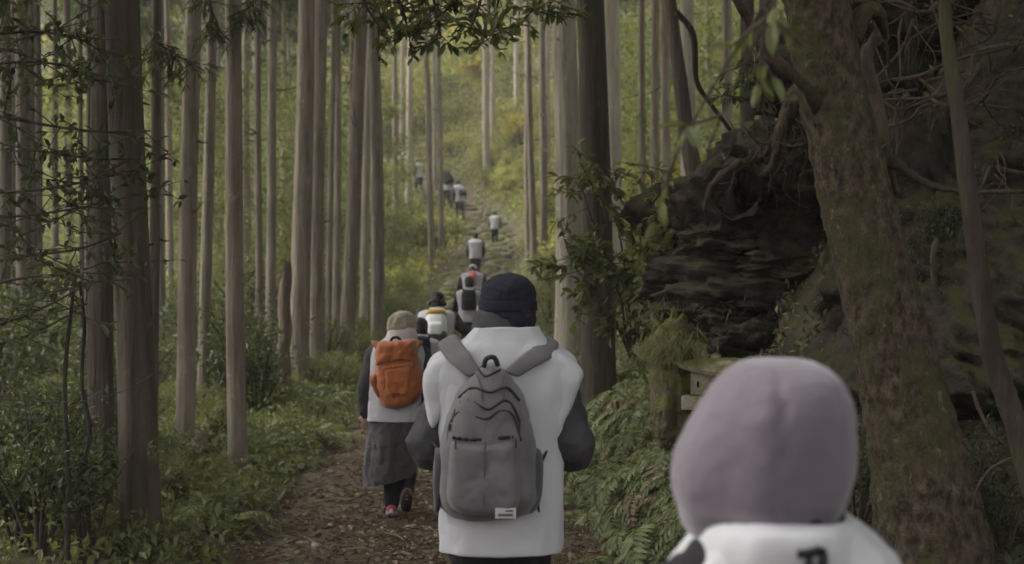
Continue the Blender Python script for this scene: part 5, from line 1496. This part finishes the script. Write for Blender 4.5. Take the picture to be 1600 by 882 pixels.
# ---- hooded person close to the camera
Yh = 2.15; Hh_ = 1.56
f = Fig((1210 - 800) / FPX * Yh, Yh, Hh_, 0, 0, 'person', 'person in a purple hood and white bib closest to the camera, seen from behind', z=CAMZ + (441 - 562) / FPX * Yh - Hh_)
f.body(std_legs(.1, .02), [((sg_ * .1, 0, .755), (sg_ * .14, -.01, .62), (sg_ * .12, .1, .55)) for sg_ in (-1, 1)], .009)
f.trousers(BLACKC); f.shoes(); f.jacket(BLACKC, .012, 0, .92)
HS = sec([(850, 1085, 1300, .10), (822, 1068, 1312, .115), (795, 1062, 1322, .125), (757, 1052, 1333, .135), (710, 1058, 1342, .142), (652, 1086, 1340, .145), (620, 1107, 1329, .138), (598, 1123, 1318, .125), (582, 1138, 1303, .108), (570, 1154, 1284, .085), (564, 1170, 1264, .055), (561, 1192, 1243, .03), (560, 1208, 1225, .008)], Yh, Hh_, f.o, .03)
V, F = loft(HS, 72, 46, True, 2.15, .035, 5, 13)
W_ = f.w(V)
dirn = W_[:, 1] < Yh          # soft puckers of the cloth at the back of the head
pk = np.exp(-(((W_[:, 0] - px(1192, 0, Yh - .1)[0]) / .02) ** 2)) * (np.exp(-((W_[:, 2] - px(0, 612, Yh - .1)[2]) / .018) ** 2) + np.exp(-((W_[:, 2] - px(0, 655, Yh - .1)[2]) / .02) ** 2))
W_[:, 1] -= dirn * pk * .010
sm_ = np.exp(-((W_[:, 0] - px(1222, 0, Yh - .1)[0]) / .006) ** 2); W_[:, 1] += dirn * sm_ * .008
low = np.clip((px(0, 770, Yh)[2] - W_[:, 2]) / .08, 0, 1)
W_[:, 1] += dirn * .007 * np.sin((W_[:, 0] - f.o[0]) * 48 + (W_[:, 2] - f.o[2]) * 9) * np.clip((px(0, 640, Yh)[2] - W_[:, 2]) / .1, 0, 1)
W_[:, 1] += low * .010 * np.sin(W_[:, 2] * 130 + W_[:, 0] * 25)
creases(subsurf(obj('hood', W_, F, PURPLE, f.root), 2), .008, .1, .003, .03)
VS = [(1300, 1010, 1420, .19), (1100, 1010, 1415, .18), (960, 1016, 1412, .165), (900, 1040, 1408, .15), (868, 1062, 1396, .14), (846, 1076, 1376, .13), (826, 1090, 1350, .125), (812, 1108, 1330, .12), (803, 1120, 1318, .113)]
f.vest(S=sec(VS, Yh, Hh_, f.o, .01), fold=.07, seed=9, ex=2.3)
# collar roll of the bib
V, F = loft(sec([(862, 1082, 1362, .14), (836, 1088, 1348, .142), (815, 1098, 1336, .138), (806, 1112, 1322, .125)], Yh, Hh_, f.o, .0), 64, 20, False, 2.2, .08, 8, 21)
o = obj('bib_collar', f.w(V), F, WHITE, f.root); m = o.modifiers.new('cloth', 'SOLIDIFY'); m.thickness = .008; subsurf(o)
# black printed character on the bib, cut off by the frame in the photograph
INK = m_plain('black_print', (0.012, 0.011, 0.012), .8)
Yp = Yh - .155
for k, (pts, r_) in enumerate([([(1246, 866), (1262, 865), (1284, 859)], .006), ([(1262, 866), (1264, 878), (1258, 896), (1250, 912)], .005), ([(1282, 858), (1286, 872), (1284, 895), (1276, 914)], .007), ([(1250, 890), (1268, 888), (1284, 886)], .004)]):
    P_ = np.array([px(a_, b_, Yp) for a_, b_ in smooth_pts(pts, 14)])
    U_ = np.cross(unit(np.gradient(P_, axis=0)), [0, 1, 0]); V, F = strip(P_, U_, r_ * 2, .004); obj('printed_stroke', V, F, INK, f.root)

# ---- woman with the orange backpack
Yw = 10.2; Hw = 1.53
f = Fig((622 - 800) / FPX * Yw, Yw, Hw, 0, 0.04, 'person', 'woman in beige cap, white bib, grey skirt and pink shoes carrying the orange backpack', z=float(surf((622 - 800) / FPX * Yw, Yw)) + .0)
zg = f.o[2]; Hw = f.H = (CAMZ + (441 - 489) / FPX * Yw - zg) / 1.0; print('Hw', Hw)
def lz(yy, Y=Yw, H=Hw): return (CAMZ + (441 - yy) / FPX * Y - zg) / H
def lx(xx, Y=Yw, H=Hw): return ((xx - 800) / FPX * Y - f.o[0]) / H
legL = ((-.05, 0, .5), (lx(613), .035, .27), (lx(612), .0, .05), (lx(611), .085, .02))
legR = ((.045, 0, .5), (lx(636), .03, .28), (lx(637), -.03, .125), (lx(635), .03, .06))
f.body([legL, legR], [((-.115, 0, .795), (-.158, -.01, .64), (-.165, .03, .5)), ((.115, 0, .795), (.15, -.02, .64), (.1, .1, .58))], .009)
f.trousers(BLACKC); f.shoes(((PINK, SOLE), (MAROON, DSOLE)))
f.jacket(SLATE, .012, 0, .9)
f.vest(S=sec([(657, 575, 652, .135), (640, 576, 655, .135), (600, 579, 661, .132), (565, 581, 665, .126), (548, 583, 663, .118), (538, 588, 657, .105), (530, 600, 650, .085), (524, 606, 646, .075)], Yw, Hw, f.o, -.01), fold=.07, seed=5)
SK = [(752, 569, 646, .17), (735, 569, 649, .168), (712, 571, 651, .16), (690, 573, 652, .152), (668, 576, 653, .145), (648, 580, 650, .13), (638, 584, 648, .12)]
S_ = [tuple(r_) + (0.0, 0.028 if k == 0 else 0.012 if k < 3 else 0) for k, r_ in enumerate(sec(SK, Yw, Hw, f.o, .01))]
V, F = loft(S_, 72, 36, False, 2.0, .16, 8, 15)
o = obj('skirt', f.w(V, False), F, SKIRTM, f.root); m = o.modifiers.new('cloth', 'SOLIDIFY'); m.thickness = .006; subsurf(o); creases(o, .05, .13, .012, .04)
V, F = loft(sec([(534, 606, 651, .085), (526, 604, 652, .09), (518, 606, 650, .088), (512, 608, 648, .08)], Yw, Hw, f.o, .015), 36, 16, True, 2.1, .1, 9, 3); obj('scarf', f.w(V, False), F, SCARF, f.root)
V, F = loft(sec([(520, 606, 648, .09), (510, 604, 650, .1), (500, 606, 649, .102), (492, 612, 645, .088), (488, 619, 638, .06), (486, 625, 632, .02)], Yw, Hw, f.o, .03), 36, 22, True, 2.1, .09, 8, 23); creases(subsurf(obj('cap', f.w(V, False), F, BEIGE, f.root)), .02, .06, .006, .02)
Yb = Yw - .13
ob = empty('backpack', px(620, 640, Yb), 'orange roll-top backpack with side pockets on the woman in the grey skirt', 'backpack')
V, F, dep = puff([(590, 536), (620, 531), (650, 534), (655, 560), (662, 585), (660, 612), (645, 634), (622, 641), (600, 636), (590, 615), (586, 580)], Yb, .2, 2.8, 10, .35, 64, .02, 4, .3); creases(subsurf(obj('pack_body', V, F, ORANGE, ob)), .035, .08, .01, .03)
V, F, d2 = puff([(589, 534), (622, 531), (649, 532), (652, 556), (646, 566), (620, 567), (594, 571), (585, 568)], Yb - .1, .13, 2.6, 8, .4, 48, .03, 9, .5); fl = creases(subsurf(obj('top_flap', V, F, ORANGE, ob)), .04, .07, .012, .03)
V, F, d3 = puff([(599, 572), (625, 568), (645, 566), (643, 590), (641, 615), (628, 624), (610, 624), (602, 612)], Yb - .17, .06, 3, 8, .5, 48, .014, 10, .7); fp = creases(subsurf(obj('front_pocket', V, F, ORANGE, ob)), .02, .07, .008, .03)
V, F = tube(on_puff([(596, 576), (618, 573), (640, 570)], d3, .0), .011, 8); obj('pocket_hem', V, F, ORANGE, fp)
V, F = box(px(619, 616, d3(619, 616) - .004), (.05, .004, .014)); obj('logo_patch', V, F, m_plain('rust_print', (0.09, 0.025, 0.012), .8), fp, False)
for O_ in ([(577, 586), (589, 583), (593, 600), (596, 622), (588, 616), (580, 602)], [(648, 580), (663, 581), (664, 605), (655, 625), (643, 632), (645, 605)]):
    V, F, _ = puff(O_, Yb - .04, .1, 2.4, 7, .3, 36, .01, 2, .6); creases(subsurf(obj('side_pocket', V, F, ORANGE_D, ob)), .025, .06, .008, .03)
for x0, x1 in ((592, 586), (648, 655)):
    P_ = smooth_pts([px(x0, 545, Yb + .0), px(x1, 536, Yb + .05), px(x1, 535, Yb + .13), px(x1, 550, Yb + .25), px(x1, 600, Yb + .27)], 20); V, F = strip(P_, (1, 0, 0), .05, .012); obj('shoulder_strap', V, F, ORANGE_D, ob)
V, F = tube(smooth_pts([px(610, 537, Yb - .1), px(613, 529, Yb - .1), px(622, 528, Yb - .1), px(628, 536, Yb - .1)], 12), .01, 8); obj('grab_handle', V, F, NAVY, ob)

# ---- walkers farther along the path
def walker(pxx, Y, heady, label, legs=None, arms=None, lean=0.12, yaw=0.0, top=BLACKC, low=BLACKC, hat=None, hairm=None, vest=True, z=None, vox=.016, brim=False, shoes=None, hd=0.0, hood=None):
    X = (pxx - 800) / FPX * Y
    zz_ = float(surf(X, Y)) + .02 if z is None else z
    ztop = CAMZ + (441 - heady) / FPX * Y
    H = (ztop - zz_) / (1.0 - (1 - math.cos(lean)) * .48 + .002)
    print('walker', pxx, 'H %.2f' % H)
    f_ = Fig(X, Y, H, yaw, lean, 'person', label, z=zz_)
    f_.body(legs or std_legs(.12, .03), arms or std_arms(), vox, Y < 20, 0, hd)
    f_.trousers(low, vox * 1.2); f_.shoes(shoes or ((BROWNB, DSOLE), (BROWNB, DSOLE)))
    f_.jacket(top, vox)
    if vest: f_.vest(seed=int(pxx))
    f_.hair(hairm)
    if hat: f_.cap(hat, brim)
    if hood: f_.collar(hood)
    return f_
def small_pack(f_, mat, label, w_=.085, z0=.6, z1=.835, dep=.085, top=None, group=None, base=None):
    ro = empty('backpack', f_.w((0, -.09, z0))[0], label, 'backpack', group)
    S = [(0, -.125, z0, w_ * .8, dep * .75), (0, -.13, z0 + .02, w_, dep), (0, -.13, (z0 + z1) / 2, w_, dep), (0, -.125, z1 - .03, w_ * .92, dep * .85), (0, -.115, z1, w_ * .6, dep * .5)]
    V, F = loft(S, 28, 22, True, 3.2, .05, 7, 3); subsurf(obj('pack_body', f_.w(V), F, mat, ro))
    if top:
        V, F = loft([(0, -.125, z1 - .012, w_ * .95, dep * .9), (0, -.125, z1 + .012, w_ * .9, dep * .85), (0, -.12, z1 + .03, w_ * .55, dep * .5)], 24, 12, True, 3, .05, 7, 3); obj('pack_lid', f_.w(V), F, top, ro)
    if base:
        V, F = loft([(0, -.125, z0 - .012, w_ * .7, dep * .7), (0, -.13, z0 + .015, w_ * 1.04, dep * 1.04), (0, -.13, z0 + .06, w_ * 1.03, dep * 1.03)], 28, 12, True, 3.2, .05, 7, 3); obj('pack_base', f_.w(V), F, base, ro)
    V, F, = loft([(0, -.13 - dep * .75, z0 + .03, w_ * .7, .03), (0, -.13 - dep * .8, (z0 + z1) / 2 - .01, w_ * .7, .035), (0, -.13 - dep * .75, (z0 + z1) / 2 + .02, w_ * .6, .02)], 20, 12, True, 3, 0); obj('front_pocket', f_.w(V), F, mat, ro)
    for sg in (-1, 1):
        P_ = f_.w(smooth_pts([(sg * .05, -.09, z1 - .05), (sg * .062, -.06, .84), (sg * .068, .0, .855), (sg * .072, .07, .8), (sg * .08, .09, .7)], 18)); V, F = strip(P_, (1, 0, 0), .05 * f_.H / 1.6, .012); obj('shoulder_strap', V, F, PIPING, ro)
    return ro
hidden = walker(655, 13.0, 496, 'dark-haired walker mostly hidden behind the woman with the orange backpack', lean=.25, top=BLACKC)
small_pack(hidden, BLACKC, 'black backpack on the walker hidden behind the orange backpack')
wb = walker(682, 16.2, 457, 'walker in dark hat with a white and mustard backpack, one arm stretched to the right', lean=.32, hat=NAVY, brim=True, top=SLATE,
            arms=[((-.115, 0, .8), (-.15, -.0, .66), (-.12, .1, .6)), ((.115, 0, .8), (.185, .02, .725), (.27, .06, .7))], legs=std_legs(.16, .05))
small_pack(wb, LTGREY, 'white backpack with mustard top and dark base', .082, .57, .79, .09, MUSTARD, None, GREYD)
bb = walker(733, 24.5, 432, 'walker in slate cap and white bib with a black backpack ahead of the stretched arm', lean=.08, hat=SLATE, low=SLATE)
small_pack(bb, BLACKC, 'black backpack on the walker just left of the navy cap')
cr = walker(738, 29.5, 412, 'stooping walker in pale cap with a coral backpack above the black backpack', lean=.5, hat=LTGREY, top=BLACKC, hd=.02)
small_pack(cr, CORAL, 'coral red backpack on the stooping walker', .05, .62, .82, .06)
walker(743, 41, 363, 'dark-haired walker in white bib at the foot of the visible stone steps', lean=.06, top=SLATE, low=SLATE, vox=.02)
walker(773, 58, 330, 'walker in white bib and black trousers higher on the stone steps', lean=.2, top=SLATE, vox=.022, legs=std_legs(.15, .06))
w10 = walker(718, 67.5, 280, 'walker in white bib and jeans at the bend of the path with a black bag', lean=.2, low=SLATE, yaw=.6, vox=.025)
small_pack(w10, BLACKC, 'black bag on the walker at the bend of the path', .07, .58, .72, .06)
w11 = walker(698, 71, 268, 'stooping walker with a big black pack above the bend', lean=.6, yaw=.8, vox=.025, low=SLATE)
small_pack(w11, BLACKC, 'big black pack on the stooping walker above the bend', .11, .56, .88, .13)
walker(655, 75, 247, 'walker in white bib highest on the path, left of the slim trunks', lean=.15, yaw=.9, vox=.025, hat=BEIGE)
walker(634, 77.5, 238, 'farthest walker half hidden behind a slim grey cedar', lean=.15, yaw=1.0, vox=.025, hat=LTGREY)
# ------------------------------------------------------------------ forest air
V, F = box((0, 78, 47), (190, 200, 99))
hz = obj('haze', V, F, None, None, False)
t = NT('forest_air')
pv = t.n('ShaderNodeVolumePrincipled')
pv.inputs['Color'].default_value = (0.92, 0.93, 0.9, 1)
pv.inputs['Density'].default_value = 0.0009
t.l(pv.outputs[0], t.out.inputs['Volume'])
hz.data.materials.append(t.m)
tag(hz, 'thin pale haze filling the forest air', 'haze', None, 'stuff')
